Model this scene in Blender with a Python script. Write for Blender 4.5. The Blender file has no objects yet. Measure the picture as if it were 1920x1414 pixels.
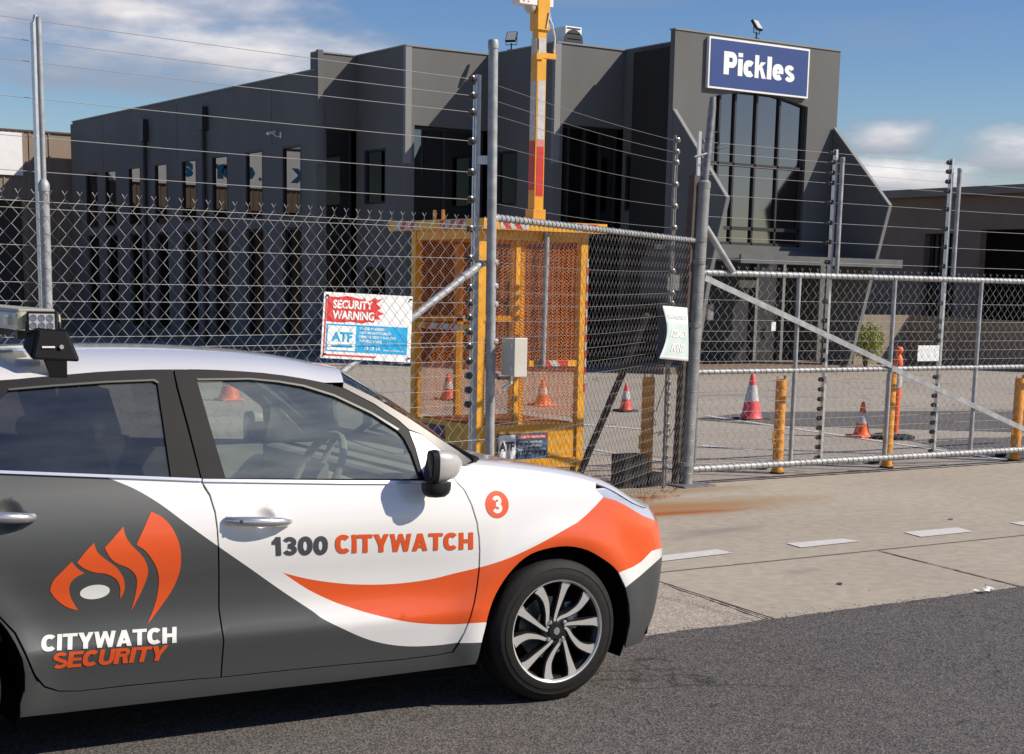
import bpy, bmesh, math, random
import numpy as np
from mathutils import Vector, Matrix
from mathutils.geometry import delaunay_2d_cdt
random.seed(7)
C = bpy.context.scene.collection
R = math.radians
# ------------------------------------------------------------------ camera, world, sun
W0, H0 = 1920, 1414
F, CX, CY, YAW, PITCH, ROLL, CAMH = 3018.336, 980.402, 1068.081, 0.596458, 0.174755, 0.0204206, 1.702417
_f = np.array([math.sin(YAW)*math.cos(PITCH), math.cos(YAW)*math.cos(PITCH), -math.sin(PITCH)])
_r0 = np.array([math.cos(YAW), -math.sin(YAW), 0.0]); _u0 = np.cross(_r0, _f)
_r = math.cos(ROLL)*_r0+math.sin(ROLL)*_u0; _u = -math.sin(ROLL)*_r0+math.cos(ROLL)*_u0
cam_d = bpy.data.cameras.new('camera'); cam = bpy.data.objects.new('camera', cam_d); C.objects.link(cam)
M = Matrix.Identity(4)
for i in range(3):
    M[i][0], M[i][1], M[i][2] = _r[i], _u[i], -_f[i]
M[2][3] = CAMH
cam.matrix_world = M
cam_d.sensor_width = 36.0; cam_d.lens = F/W0*36.0
cam_d.shift_x = (W0/2-CX)/W0; cam_d.shift_y = (CY-H0/2)/W0
cam_d.clip_start = 0.1; cam_d.clip_end = 3000
bpy.context.scene.camera = cam
sc = bpy.context.scene
sc.view_settings.view_transform = 'Standard'; sc.view_settings.look = 'None'
sc.view_settings.exposure = 0.4; sc.view_settings.gamma = 1.0
SUN = Vector((1.0, -0.9, 1.07)).normalized()
sl = bpy.data.lights.new('sun', 'SUN'); sl.energy = 4.3; sl.angle = R(0.53); sl.color = (1.0, 0.90, 0.775)
so = bpy.data.objects.new('sun', sl); C.objects.link(so); so.rotation_euler = SUN.to_track_quat('Z', 'Y').to_euler()
world = bpy.data.worlds.new('World'); sc.world = world; world.use_nodes = True
wn = world.node_tree.nodes; wl = world.node_tree.links

def ray(x, y):
    return _f+(x-CX)/F*_r+(CY-y)/F*_u
O_ = np.array([0.0, 0.0, CAMH])
def onz(x, y, z=0.0):
    d = ray(x, y); return Vector(O_+d*((z-CAMH)/d[2]))
def onY(x, y, Y):
    d = ray(x, y); return Vector(O_+d*(Y/d[1]))
def onX(x, y, X):
    d = ray(x, y); return Vector(O_+d*(X/d[0]))
def at(x, y, P):            # point on the ray nearest (in plan) to the vertical through P
    d = ray(x, y); t = (P[0]*d[0]+P[1]*d[1])/(d[0]**2+d[1]**2); return Vector(O_+d*t)
def onPl(x, y, P, D):       # vertical plane through P along plan direction D
    d = ray(x, y); n = (-D[1], D[0]); t = (P[0]*n[0]+P[1]*n[1])/(d[0]*n[0]+d[1]*n[1]); return Vector(O_+d*t)
def proj(P):
    d = np.array(P)-O_; z = d@_f; return CX+F*(d@_r)/z, CY-F*(d@_u)/z

def build_world():
    for n in list(wn): wn.remove(n)
    out = wn.new('ShaderNodeOutputWorld'); 
    sky = wn.new('ShaderNodeTexSky'); sky.sky_type = 'NISHITA'; sky.sun_disc = False
    sky.sun_elevation = math.asin(SUN.z); sky.sun_rotation = math.atan2(SUN.x, SUN.y)
    sky.air_density = 1.0; sky.dust_density = 0.3; sky.ozone_density = 3.0
    bg = wn.new('ShaderNodeBackground'); bg.inputs[1].default_value = 0.077
    hs = wn.new('ShaderNodeHueSaturation'); hs.inputs['Saturation'].default_value = 1.3; hs.inputs['Hue'].default_value = .516
    wl.new(sky.outputs[0], hs.inputs['Color']); wl.new(hs.outputs[0], bg.inputs[0])
    tc = wn.new('ShaderNodeTexCoord')
    mp = wn.new('ShaderNodeMapping'); mp.inputs['Scale'].default_value = (1, 1, 3.0)
    wl.new(tc.outputs['Generated'], mp.inputs[0])
    nz = wn.new('ShaderNodeTexNoise'); nz.inputs['Scale'].default_value = 7.0; nz.inputs['Detail'].default_value = 7; nz.inputs['Roughness'].default_value = .52
    wl.new(mp.outputs[0], nz.inputs['Vector'])
    nz2 = wn.new('ShaderNodeTexNoise'); nz2.inputs['Scale'].default_value = 22.0; nz2.inputs['Detail'].default_value = 6
    wl.new(mp.outputs[0], nz2.inputs['Vector'])
    def mth(op, a, b=None, c=None):
        m = wn.new('ShaderNodeMath'); m.operation = op
        for k, v in enumerate((a, b, c)):
            if v is None: continue
            if isinstance(v, (int, float)): m.inputs[k].default_value = v
            else: wl.new(v, m.inputs[k])
        return m.outputs[0]
    def dot(vec):
        m = wn.new('ShaderNodeVectorMath'); m.operation = 'DOT_PRODUCT'; wl.new(tc.outputs['Generated'], m.inputs[0]); m.inputs[1].default_value = vec; return m.outputs['Value']
    total = None; shade = None
    # clouds at fixed compass directions: (px, py, half width, half height, strength, softness)
    for (px, py, rx, ry, st, ns) in ((130, 15, 420, 95, .95, .55), (320, 100, 370, 82, .95, .55), (520, 152, 210, 46, .7, .6), (40, 80, 220, 50, .8, .7),
                                     (1672, 262, 110, 40, 1.0, .6), (1690, 335, 165, 46, 1.0, .6), (1900, 285, 135, 52, 1.0, .6),
                                     (1640, 55, 230, 40, .17, .7), (1150, -5, 170, 26, .30, .7), (-350, 60, 260, 70, .6, .9), (2300, 250, 250, 60, .7, .9), (2700, 100, 260, 80, .6, .9),
                                     (((.46, -.67, .50)), 0, 1500, 90, .75, .8), (((.40, -.72, .42)), 0, 1300, 60, .8, .9), (((.50, -.70, .34)), 0, 1700, 80, .8, .8), (((.35, -.80, .25)), 0, 1800, 110, .85, .8), (((.55, -.62, .60)), 0, 1200, 70, .6, .9), (((-.3, -.8, .3)), 0, 1500, 260, .8, .8), (((.9, -.3, .25)), 0, 1500, 240, .8, .8)):  # out-of-view streak clouds, added for streaks in the side-glass reflections
        d = (Vector(px) if isinstance(px, tuple) else Vector(ray(px, py))).normalized(); rr = Vector((d.y, -d.x, 0)).normalized(); uu = rr.cross(d).normalized()
        u = mth('MULTIPLY', dot(tuple(rr)), F/rx); v = mth('MULTIPLY', dot(tuple(uu)), F/ry); w = dot(tuple(d))
        r2 = mth('ADD', mth('MULTIPLY', u, u), mth('MULTIPLY', v, v))
        n_ = mth('MULTIPLY', mth('ADD', mth('SUBTRACT', nz.outputs[0], .5), mth('MULTIPLY', mth('SUBTRACT', nz2.outputs[0], .5), .55)), 5.5*ns)
        m = mth('SUBTRACT', mth('ADD', 1.15, n_), r2)
        m = mth('MULTIPLY', mth('MULTIPLY', m, .75), mth('GREATER_THAN', w, 0))
        cl = wn.new('ShaderNodeClamp'); wl.new(m, cl.inputs[0]); m = mth('MULTIPLY', cl.outputs[0], st)
        sh = mth('MULTIPLY', m, mth('ADD', .5, mth('MULTIPLY', v, .5)))
        total = m if total is None else mth('MAXIMUM', total, m)
        shade = sh if shade is None else mth('MAXIMUM', shade, sh)
    cb = wn.new('ShaderNodeBackground'); cr = wn.new('ShaderNodeValToRGB')
    cr.color_ramp.elements[0].color = (.27, .27, .32, 1); cr.color_ramp.elements[1].color = (.84, .80, .79, 1)
    cr.color_ramp.elements[0].position = .1; cr.color_ramp.elements[1].position = .78
    wl.new(shade, cr.inputs[0]); wl.new(cr.outputs[0], cb.inputs[0]); cb.inputs[1].default_value = 1.0
    mx = wn.new('ShaderNodeMixShader'); wl.new(total, mx.inputs[0]); wl.new(bg.outputs[0], mx.inputs[1]); wl.new(cb.outputs[0], mx.inputs[2])
    wl.new(mx.outputs[0], out.inputs[0])
build_world()

# ------------------------------------------------------------------ materials
def mat(name, col, rough=.6, metal=0.0, var=0.0, vs=8.0, bump=0.0, bs=60.0, coat=0.0, spec=.5, col2=None, stretch=None, det=4):
    m = bpy.data.materials.new(name); m.use_nodes = True; nt = m.node_tree; b = nt.nodes['Principled BSDF']
    b.inputs['Base Color'].default_value = (*col, 1); b.inputs['Roughness'].default_value = rough; b.inputs['Metallic'].default_value = metal
    b.inputs['Coat Weight'].default_value = coat; b.inputs['Coat Roughness'].default_value = .04; b.inputs['Specular IOR Level'].default_value = spec
    if var or col2 or bump:
        tc = nt.nodes.new('ShaderNodeTexCoord'); mp = nt.nodes.new('ShaderNodeMapping'); nt.links.new(tc.outputs['Object'], mp.inputs[0])
        if stretch: mp.inputs['Scale'].default_value = stretch
    if var or col2:
        n = nt.nodes.new('ShaderNodeTexNoise'); n.inputs['Scale'].default_value = vs; n.inputs['Detail'].default_value = det
        nt.links.new(mp.outputs[0], n.inputs['Vector'])
        r = nt.nodes.new('ShaderNodeValToRGB'); r.color_ramp.elements[0].position = .3; r.color_ramp.elements[1].position = .7
        a = [max(0, c*(1-var)) for c in col]; z = [min(1, c*(1+var)) for c in (col2 or col)]
        r.color_ramp.elements[0].color = (*a, 1); r.color_ramp.elements[1].color = (*z, 1)
        nt.links.new(n.outputs[0], r.inputs[0]); nt.links.new(r.outputs[0], b.inputs['Base Color'])
        m['ramp'] = r.name
    if bump:
        n2 = nt.nodes.new('ShaderNodeTexNoise'); n2.inputs['Scale'].default_value = bs; n2.inputs['Detail'].default_value = 5
        nt.links.new(mp.outputs[0], n2.inputs['Vector'])
        bp = nt.nodes.new('ShaderNodeBump'); bp.inputs['Strength'].default_value = bump; bp.inputs['Distance'].default_value = .01
        nt.links.new(n2.outputs[0], bp.inputs['Height']); nt.links.new(bp.outputs[0], b.inputs['Normal'])
    return m

def glass_mat(name, tint, refl=1.0, rough=0.0, base=0.04, haze=0.0, hazec=(.5, .52, .48)):
    m = bpy.data.materials.new(name); m.use_nodes = True; nt = m.node_tree
    for n in list(nt.nodes): nt.nodes.remove(n)
    o = nt.nodes.new('ShaderNodeOutputMaterial'); t = nt.nodes.new('ShaderNodeBsdfTransparent'); t.inputs[0].default_value = (*tint, 1)
    g = nt.nodes.new('ShaderNodeBsdfGlossy'); g.inputs['Roughness'].default_value = rough; g.inputs[0].default_value = (*refl, 1) if isinstance(refl, tuple) else (refl, refl, refl, 1)
    lw = nt.nodes.new('ShaderNodeLayerWeight'); lw.inputs[0].default_value = .25
    mr = nt.nodes.new('ShaderNodeMapRange'); mr.inputs['To Min'].default_value = base; mr.inputs['To Max'].default_value = 1.0
    nt.links.new(lw.outputs['Fresnel'], mr.inputs[0])
    mx = nt.nodes.new('ShaderNodeMixShader'); nt.links.new(mr.outputs[0], mx.inputs[0]); nt.links.new(t.outputs[0], mx.inputs[1]); nt.links.new(g.outputs[0], mx.inputs[2])
    last = mx.outputs[0]
    if haze:      # thin film of dust on the glass, patchy
        df = nt.nodes.new('ShaderNodeBsdfDiffuse'); df.inputs[0].default_value = (*hazec, 1)
        tc = nt.nodes.new('ShaderNodeTexCoord'); mp = nt.nodes.new('ShaderNodeMapping'); mp.inputs['Scale'].default_value = (1.2, 1, 7); mp.inputs['Rotation'].default_value = (0, R(6), 0)
        nz = nt.nodes.new('ShaderNodeTexNoise'); nz.inputs['Scale'].default_value = 3.0; nz.inputs['Detail'].default_value = 5; nt.links.new(tc.outputs['Object'], mp.inputs[0]); nt.links.new(mp.outputs[0], nz.inputs['Vector'])
        r2 = nt.nodes.new('ShaderNodeMapRange'); r2.inputs['From Min'].default_value = .3; r2.inputs['From Max'].default_value = .7; r2.inputs['To Min'].default_value = haze*.45; r2.inputs['To Max'].default_value = haze*1.5; nt.links.new(nz.outputs[0], r2.inputs[0])
        m2 = nt.nodes.new('ShaderNodeMixShader'); nt.links.new(r2.outputs[0], m2.inputs[0]); nt.links.new(last, m2.inputs[1]); nt.links.new(df.outputs[0], m2.inputs[2]); last = m2.outputs[0]
    nt.links.new(last, o.inputs[0]); return m

galv = mat('galvanised_steel', (.33, .34, .345), .55, .25, .25, 14, .15, 90)
galv_dk = mat('weathered_steel', (.22, .22, .22), .5, .5, .3, 20)
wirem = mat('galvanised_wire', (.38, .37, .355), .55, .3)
wire_dk = mat('dark_grey_wire_tie', (.14, .14, .14), .6, .3)  # darker grey, so the wraps show as stripes on the rails
alu = mat('aluminium_channel', (.55, .56, .57), .35, .6, .12, 30)
yellow = mat('yellow_paint', (.74, .35, .012), .45, 0, .12, 9, coat=.2)
yellow_m = mat('yellow_mesh_paint', (.68, .22, .035), .6, 0, .25, 12)
orange_pole = mat('orange_bollard_paint', (.68, .27, .02), .45, 0, .15, 8, .1, 40)
cone_red = mat('cone_plastic_red', (.80, .07, .04), .5, 0, .08, 6)
cone_pink = mat('cone_plastic_faded', (.80, .08, .09), .5, 0, .1, 6)
cone_orange = mat('cone_plastic_orange', (.85, .13, .02), .5, 0, .1, 6)
refl_white = mat('reflective_white', (.52, .50, .48), .4, 0, .12, 25)
refl_red = mat('reflective_red', (.55, .03, .03), .4, 0, .1, 25)
rubber = mat('black_rubber', (.018, .018, .018), .75, 0, .2, 30, .3, 90)
blackp = mat('black_plastic', (.009, .009, .010), .5, 0, bump=.1, bs=200)
white_board = mat('white_board', (.78, .79, .78), .5, 0, .04, 5)
white_p = mat('white_print', (.85, .85, .83), .5)
red_p = mat('red_print', (.62, .03, .03), .5, 0, .1, 8)
cyan_p = mat('cyan_print', (.0, .36, .68), .5, 0, .06, 8)
blue_p = mat('navy_print', (.016, .050, .20), .45, 0, .05, 3)
text_blue = mat('blue_letter_print', (.02, .10, .22), .5)
cream_box = mat('cream_plastic', (.55, .53, .46), .5, 0, .05, 9)
wall_grey = mat('dark_grey_render', (.118, .120, .117), .85, 0, .12, .8, .15, 70, stretch=(1, 1, .35), det=7)
wall_side = wall_grey
trim_grey = mat('pale_grey_capping', (.20, .205, .205), .55, .1)
frame_dk = mat('dark_window_frame', (.02, .02, .024), .5)
brown_sheet = mat('brown_steel_sheet', (.25, .19, .14), .6, .1, .08, 2)
brown_wall = mat('brown_wall', (.19, .135, .10), .8, 0, .1, 1.2)
dark_in = mat('dark_interior', (.02, .018, .016), .9)
rollm = mat('roller_door', (.05, .043, .038), .6, .2)
foliage = mat('shrub_leaf', (.26, .30, .03), .6, 0, .35, 12)
woodm = mat('shrub_stem', (.09, .06, .04), .8)
white_paper = mat('litter_paper', (.8, .8, .82), .7)
bglass = glass_mat('building_glass', (.05, .055, .06), .85, 0.0, .16)
tglass = glass_mat('tower_glass', (.02, .02, .022), (.38, .345, .365), 0.08, .48)
lglass = glass_mat('lower_glass', (.03, .03, .03), .6, 0.12, .10)

# ------------------------------------------------------------------ mesh tools
def link(name, me, mats, parent=None, smooth=False):
    o = bpy.data.objects.new(name, me); C.objects.link(o)
    for m in (mats if isinstance(mats, (list, tuple)) else [mats]): me.materials.append(m)
    if parent is not None: o.parent = parent
    if smooth: me.shade_smooth()
    return o
def tag(o, label=None, cat=None, group=None, kind=None):
    if label: o['label'] = label
    if cat: o['category'] = cat
    if group: o['group'] = group
    if kind: o['kind'] = kind
    return o
def empty(name, loc=(0, 0, 0), rz=0.0):
    o = bpy.data.objects.new(name, None); C.objects.link(o); o.location = loc; o.rotation_euler = (0, 0, rz); o.empty_display_size = .2; return o

class MB:
    def __init__(s): s.v = []; s.f = []; s.m = []; s.mi = 0
    def add(s, vs, fs):
        b = len(s.v); s.v += [tuple(v) for v in vs]; s.f += [tuple(b+i for i in f) for f in fs]; s.m += [s.mi]*len(fs)
    def box(s, c, size, rz=0.0, rot=None):
        hx, hy, hz = [a/2 for a in size]; mt = rot or Matrix.Rotation(rz, 3, 'Z')
        vs = [Vector(c)+mt @ Vector((x, y, z)) for x in (-hx, hx) for y in (-hy, hy) for z in (-hz, hz)]
        s.add(vs, [(0, 1, 3, 2), (4, 6, 7, 5), (0, 4, 5, 1), (2, 3, 7, 6), (0, 2, 6, 4), (1, 5, 7, 3)])
    def bar(s, a, b, w, t, up=(0, 0, 1)):    # rectangular bar from a to b: w across, t along 'up'-ish
        a = Vector(a); b = Vector(b); d = (b-a).normalized(); x = d.cross(Vector(up)); 
        if x.length < 1e-4: x = d.cross(Vector((1, 0, 0)))
        x.normalize(); y = x.cross(d).normalized()
        vs = [p+x*i*w/2+y*j*t/2 for p in (a, b) for i, j in ((-1, -1), (1, -1), (1, 1), (-1, 1))]
        s.add(vs, [(0, 3, 2, 1), (4, 5, 6, 7), (0, 1, 5, 4), (1, 2, 6, 5), (2, 3, 7, 6), (3, 0, 4, 7)])
    def tube(s, pts, r, n=8, cap=True, closed=False):
        pts = [Vector(p) for p in pts]; m = len(pts); rs = r if isinstance(r, (list, tuple)) else [r]*m
        vs = []; prev = None
        for i, p in enumerate(pts):
            if closed: d = pts[(i+1) % m]-pts[i-1]
            else: d = pts[min(i+1, m-1)]-pts[max(i-1, 0)]
            d.normalize()
            if prev is None:
                x = d.cross(Vector((0, 0, 1)));
                if x.length < 1e-3: x = Vector((1, 0, 0))
            else: x = prev-d*prev.dot(d)
            x.normalize(); y = d.cross(x); prev = x
            for k in range(n):
                a = 2*math.pi*k/n; vs.append(p+(x*math.cos(a)+y*math.sin(a))*rs[i])
        fs = []
        for i in range(m if closed else m-1):
            j = (i+1) % m
            for k in range(n): fs.append((i*n+k, i*n+(k+1) % n, j*n+(k+1) % n, j*n+k))
        if cap and not closed: fs += [tuple(range(n-1, -1, -1)), tuple((m-1)*n+k for k in range(n))]
        s.add(vs, fs)
    def prism(s, pts, vec):                  # planar 3-D outline extruded along vec
        n = len(pts); a = [Vector(p) for p in pts]; b = [p+Vector(vec) for p in a]
        s.add(a+b, [tuple(range(n-1, -1, -1)), tuple(range(n, 2*n))]+[(i, (i+1) % n, n+(i+1) % n, n+i) for i in range(n)])
    def lathe(s, prof, c=(0, 0, 0), n=24, axis='Z', mt=None):   # prof [(r, h)]
        vs = []; 
        for r, h in prof:
            for k in range(n):
                a = 2*math.pi*k/n; p = Vector((r*math.cos(a), r*math.sin(a), h))
                if axis == 'Y': p = Vector((p.x, p.z, -p.y))
                if axis == 'X': p = Vector((p.z, p.x, p.y))
                if mt is not None: p = mt @ p
                vs.append(Vector(c)+p)
        fs = [(i*n+k, i*n+(k+1) % n, (i+1)*n+(k+1) % n, (i+1)*n+k) for i in range(len(prof)-1) for k in range(n)]
        if prof[0][0] > 1e-6: fs.append(tuple(range(n-1, -1, -1)))
        if prof[-1][0] > 1e-6: fs.append(tuple((len(prof)-1)*n+k for k in range(n)))
        s.add(vs, fs)
    def quad(s, a, b, c, d): s.add([a, b, c, d], [(0, 1, 2, 3)])
    def build(s, name, mats, parent=None, smooth=False, bevel=0.0):
        me = bpy.data.meshes.new(name); me.from_pydata(s.v, [], s.f); me.update()
        if any(s.m): me.polygons.foreach_set('material_index', s.m)
        bm = bmesh.new(); bm.from_mesh(me); bmesh.ops.recalc_face_normals(bm, faces=bm.faces); bm.to_mesh(me); bm.free()
        o = link(name, me, mats, parent, smooth)
        if smooth:
            try: me.set_sharp_from_angle(angle=R(38))
            except Exception: pass
        if bevel:
            b = o.modifiers.new('bevel', 'BEVEL'); b.width = bevel; b.segments = 2; b.limit_method = 'ANGLE'
        return o

def clone(o, parent=None):
    c = o.copy(); C.objects.link(c); c.parent = parent
    for ch in list(o.children): clone(ch, c)
    return c

# ---- region mesher: union of polygons minus holes, with material zones
def inside(p, poly):
    x, y = p; r = False; j = len(poly)-1
    for i in range(len(poly)):
        xi, yi = poly[i]; xj, yj = poly[j]
        if (yi > y) != (yj > y) and x < (xj-xi)*(y-yi)/(yj-yi)+xi: r = not r
        j = i
    return r
def mesh2d(inc, exc=(), zones=(), grid=None, extra=()):
    vs = []; es = []
    for poly in list(inc)+list(exc)+[z[0] for z in zones]:
        b = len(vs); n = len(poly); vs += [Vector(p) for p in poly]; es += [(b+i, b+(i+1) % n) for i in range(n)]
    if grid:
        xs = [p[0] for q in inc for p in q]; ys = [p[1] for q in inc for p in q]; gx, gy = grid if isinstance(grid, tuple) else (grid, grid)
        i = 0; y = min(ys)+gy*.37
        while y < max(ys):
            x = min(xs)+(gx*.5 if i % 2 else 0)+gx*.31
            while x < max(xs):
                if any(inside((x, y), q) for q in inc): vs.append(Vector((x, y)))
                x += gx
            y += gy; i += 1
    vs += [Vector(p) for p in extra]
    V, E, Fc, *_ = delaunay_2d_cdt(vs, es, [], 0, 1e-6)
    keep = []; mi = []
    for f in Fc:
        c = (sum(V[i][0] for i in f)/len(f), sum(V[i][1] for i in f)/len(f))
        if not any(inside(c, q) for q in inc) or any(inside(c, q) for q in exc): continue
        m = 0
        for zp, k in zones:
            if inside(c, zp): m = k
        keep.append(f); mi.append(m)
    used = sorted({i for f in keep for i in f}); rm = {a: b for b, a in enumerate(used)}
    return [(V[i][0], V[i][1]) for i in used], [tuple(rm[i] for i in f) for f in keep], mi
def flat_region(name, inc, mats, fn, parent=None, exc=(), zones=(), thick=0.0, nrm=None):
    """2-D shapes laid on a plane through fn(u,v)->3-D; optional thickness backwards along nrm"""
    V, Fc, mi = mesh2d(inc, exc, zones)
    b = MB(); vs = [fn(*v) for v in V]; b.v = [tuple(v) for v in vs]; b.f = list(Fc); b.m = list(mi)
    if thick:
        skirt(b, thick, [nrm]*len(vs))
    return b.build(name, mats, parent)
def skirt(b, t, normals):
    n = len(b.v); cnt = {}
    for f, m in zip(list(b.f), list(b.m)):
        for i in range(len(f)):
            e = (f[i], f[(i+1) % len(f)]); k = tuple(sorted(e)); cnt.setdefault(k, []).append((e, m))
    b.v += [tuple(Vector(b.v[i])-Vector(normals[i])*t) for i in range(n)]
    fs = list(b.f); ms = list(b.m)
    for f, m in zip(fs, ms): b.f.append(tuple(i+n for i in reversed(f))); b.m.append(m)
    for k, l in cnt.items():
        if len(l) == 1:
            (i, j), m = l[0]; b.f.append((j, i, i+n, j+n)); b.m.append(m)

# ------------------------------------------------------------------ lettering
def rect(x0, y0, x1, y1): return [(x0, y0), (x1, y0), (x1, y1), (x0, y1)]
def thick(pts, w):
    """polyline with mitred joints -> list of quads"""
    n = len(pts); P = [Vector(p) for p in pts]; L = []; Rr = []
    for i in range(n):
        d1 = (P[i]-P[i-1]).normalized() if i > 0 else (P[1]-P[0]).normalized()
        d2 = (P[i+1]-P[i]).normalized() if i < n-1 else d1
        t = (d1+d2).normalized(); nn = Vector((-t.y, t.x)); k = max(.4, nn.dot(Vector((-d1.y, d1.x))))
        ww = w[i] if isinstance(w, (list, tuple)) else w
        L.append(P[i]+nn*ww/2/k); Rr.append(P[i]-nn*ww/2/k)
    return [[tuple(Rr[i]), tuple(Rr[i+1]), tuple(L[i+1]), tuple(L[i])] for i in range(n-1)]
def arc(cx, cy, rx, ry, a0, a1, n=14, p=2.0):
    out = []
    for i in range(n+1):
        a = R(a0+(a1-a0)*i/n); c, s = math.cos(a), math.sin(a)
        q = 2/p; out.append((cx+rx*abs(c)**q*math.copysign(1, c), cy+ry*abs(s)**q*math.copysign(1, s)))
    return out
S_ = .21
def glyph(ch):
    w = S_; h = w/2
    if ch == 'I': return [rect(0, 0, .25, 1)], .25
    if ch == 'T': return [rect(0, .8, .76, 1), rect(.26, 0, .51, .8)], .76
    if ch == 'H': return [rect(0, 0, .25, 1), rect(.53, 0, .78, 1), rect(.25, .39, .53, .61)], .78
    if ch == 'E': return [rect(0, 0, .25, 1), rect(.25, .8, .70, 1), rect(.25, .41, .66, .59), rect(.25, 0, .70, .2)], .70
    if ch == 'A': return [[(0, 0), (.25, 0), (.54, 1), (.28, 1)], [(.57, 0), (.82, 0), (.54, 1), (.28, 1)], rect(.2, .18, .62, .36)], .82
    if ch == 'W': return [[(.17, 0), (.42, 0), (.23, 1), (0, 1)], [(.17, 0), (.40, 0), (.66, 1), (.47, 1)], [(.72, 0), (.95, 0), (.66, 1), (.47, 1)], [(.72, 0), (.95, 0), (1.12, 1), (.89, 1)]], 1.12
    if ch == 'Y': return [rect(.27, 0, .52, .45), [(.27, .36), (.52, .36), (.27, 1), (0, 1)], [(.27, .36), (.52, .36), (.80, 1), (.54, 1)]], .80
    if ch == 'C': return thick(arc(.40, .5, .275, .385, 42, 318, 18, 2.4), .255), .78
    if ch == 'U': return thick([(.12, 1), (.12, .38)]+arc(.385, .36, .265, .255, 180, 360, 10)+[(.65, .38), (.65, 1)], .235), .77
    if ch == 'R': return [rect(0, 0, .25, 1)]+thick([(.2, .895)]+arc(.47, .72, .16, .175, 90, -90, 8)+[(.2, .545)], .2)+[[(.50, 0), (.76, 0), (.62, .5), (.38, .5)]], .77
    if ch == 'S': return thick(arc(.36, .715, .245, .185, 25, 200, 9)+arc(.40, .285, .255, .185, 80, -155, 12), .205), .74
    if ch == '3': return thick(arc(.33, .705, .21, .18, 165, -70, 10)+[(.26, .52)], .22)+thick([(.26, .52)]+arc(.33, .29, .23, .18, 72, -165, 10), .22), .68
    if ch == '0': return thick(arc(.35, .5, .23, .385, 0, 360, 24, 2.2), .245), .70
    if ch == '1': return [rect(.17, 0, .42, 1), [(0, .6), (.0, .76), (.2, .98), (.2, .6)]], .46
    if ch == 'P': return [rect(0, 0, .30, 1)]+thick([(.2, .88)]+arc(.47, .65, .16, .22, 90, -90, 8)+[(.2, .43)], .25), .77
    if ch == 'i': return [rect(0, 0, .27, .74), rect(0, .82, .27, 1)], .27
    if ch == 'l': return [rect(0, 0, .27, 1)], .27
    if ch == 'k': return [rect(0, 0, .235, 1), [(.2, .26), (.36, .46), (.64, .72), (.36, .72), (.2, .5)], [(.28, .42), (.45, .5), (.68, 0), (.42, 0)]], .68
    if ch == 'c': return thick(arc(.34, .36, .20, .235, 42, 318, 14, 2.8), .265), .62
    if ch == 'e': return thick(arc(.34, .36, .20, .235, 0, 318, 16, 2.8), .255)+[rect(.15, .30, .66, .42)], .67
    if ch == 's': return thick(arc(.31, .515, .185, .115, 10, 210, 8)+arc(.33, .20, .20, .115, 75, -165, 9), .20), .64
    if ch == ' ': return [], .3
    return [rect(0, 0, .5, 1)], .5
def word(s, gap=.05):
    x = 0; out = []
    for ch in s:
        g, w = glyph(ch); out += [[(p[0]+x, p[1]) for p in q] for q in g]; x += w+gap
    return out, x-gap
def font_tris(s, size=1.0, bold=0.0, align='LEFT', res=2):
    cu = bpy.data.curves.new('text', 'FONT'); cu.body = s; cu.size = size; cu.offset = bold; cu.align_x = align; cu.resolution_u = res
    o = bpy.data.objects.new('text', cu); C.objects.link(o); dg = bpy.context.evaluated_depsgraph_get(); dg.update()
    me = bpy.data.meshes.new_from_object(o.evaluated_get(dg))
    V = [(v.co.x, v.co.y) for v in me.vertices]; Fc = [tuple(p.vertices) for p in me.polygons]
    bpy.data.objects.remove(o); bpy.data.meshes.remove(me); return V, Fc
def font_obj(name, s, mat_, org, ux, uy, width, height, parent, bold=0.0, align=0.0):
    """text fitted in a width x height box whose lower left corner is org"""
    V, Fc = font_tris(s, 1.0, bold)
    x0 = min(v[0] for v in V); x1 = max(v[0] for v in V); y0 = min(v[1] for v in V); y1 = max(v[1] for v in V)
    b = MB(); b.add([Vector(org)+Vector(ux)*((v[0]-x0)/(x1-x0)*width)+Vector(uy)*((v[1]-y0)/(y1-y0)*height) for v in V], Fc)
    return b.build(name, mat_, parent)
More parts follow.
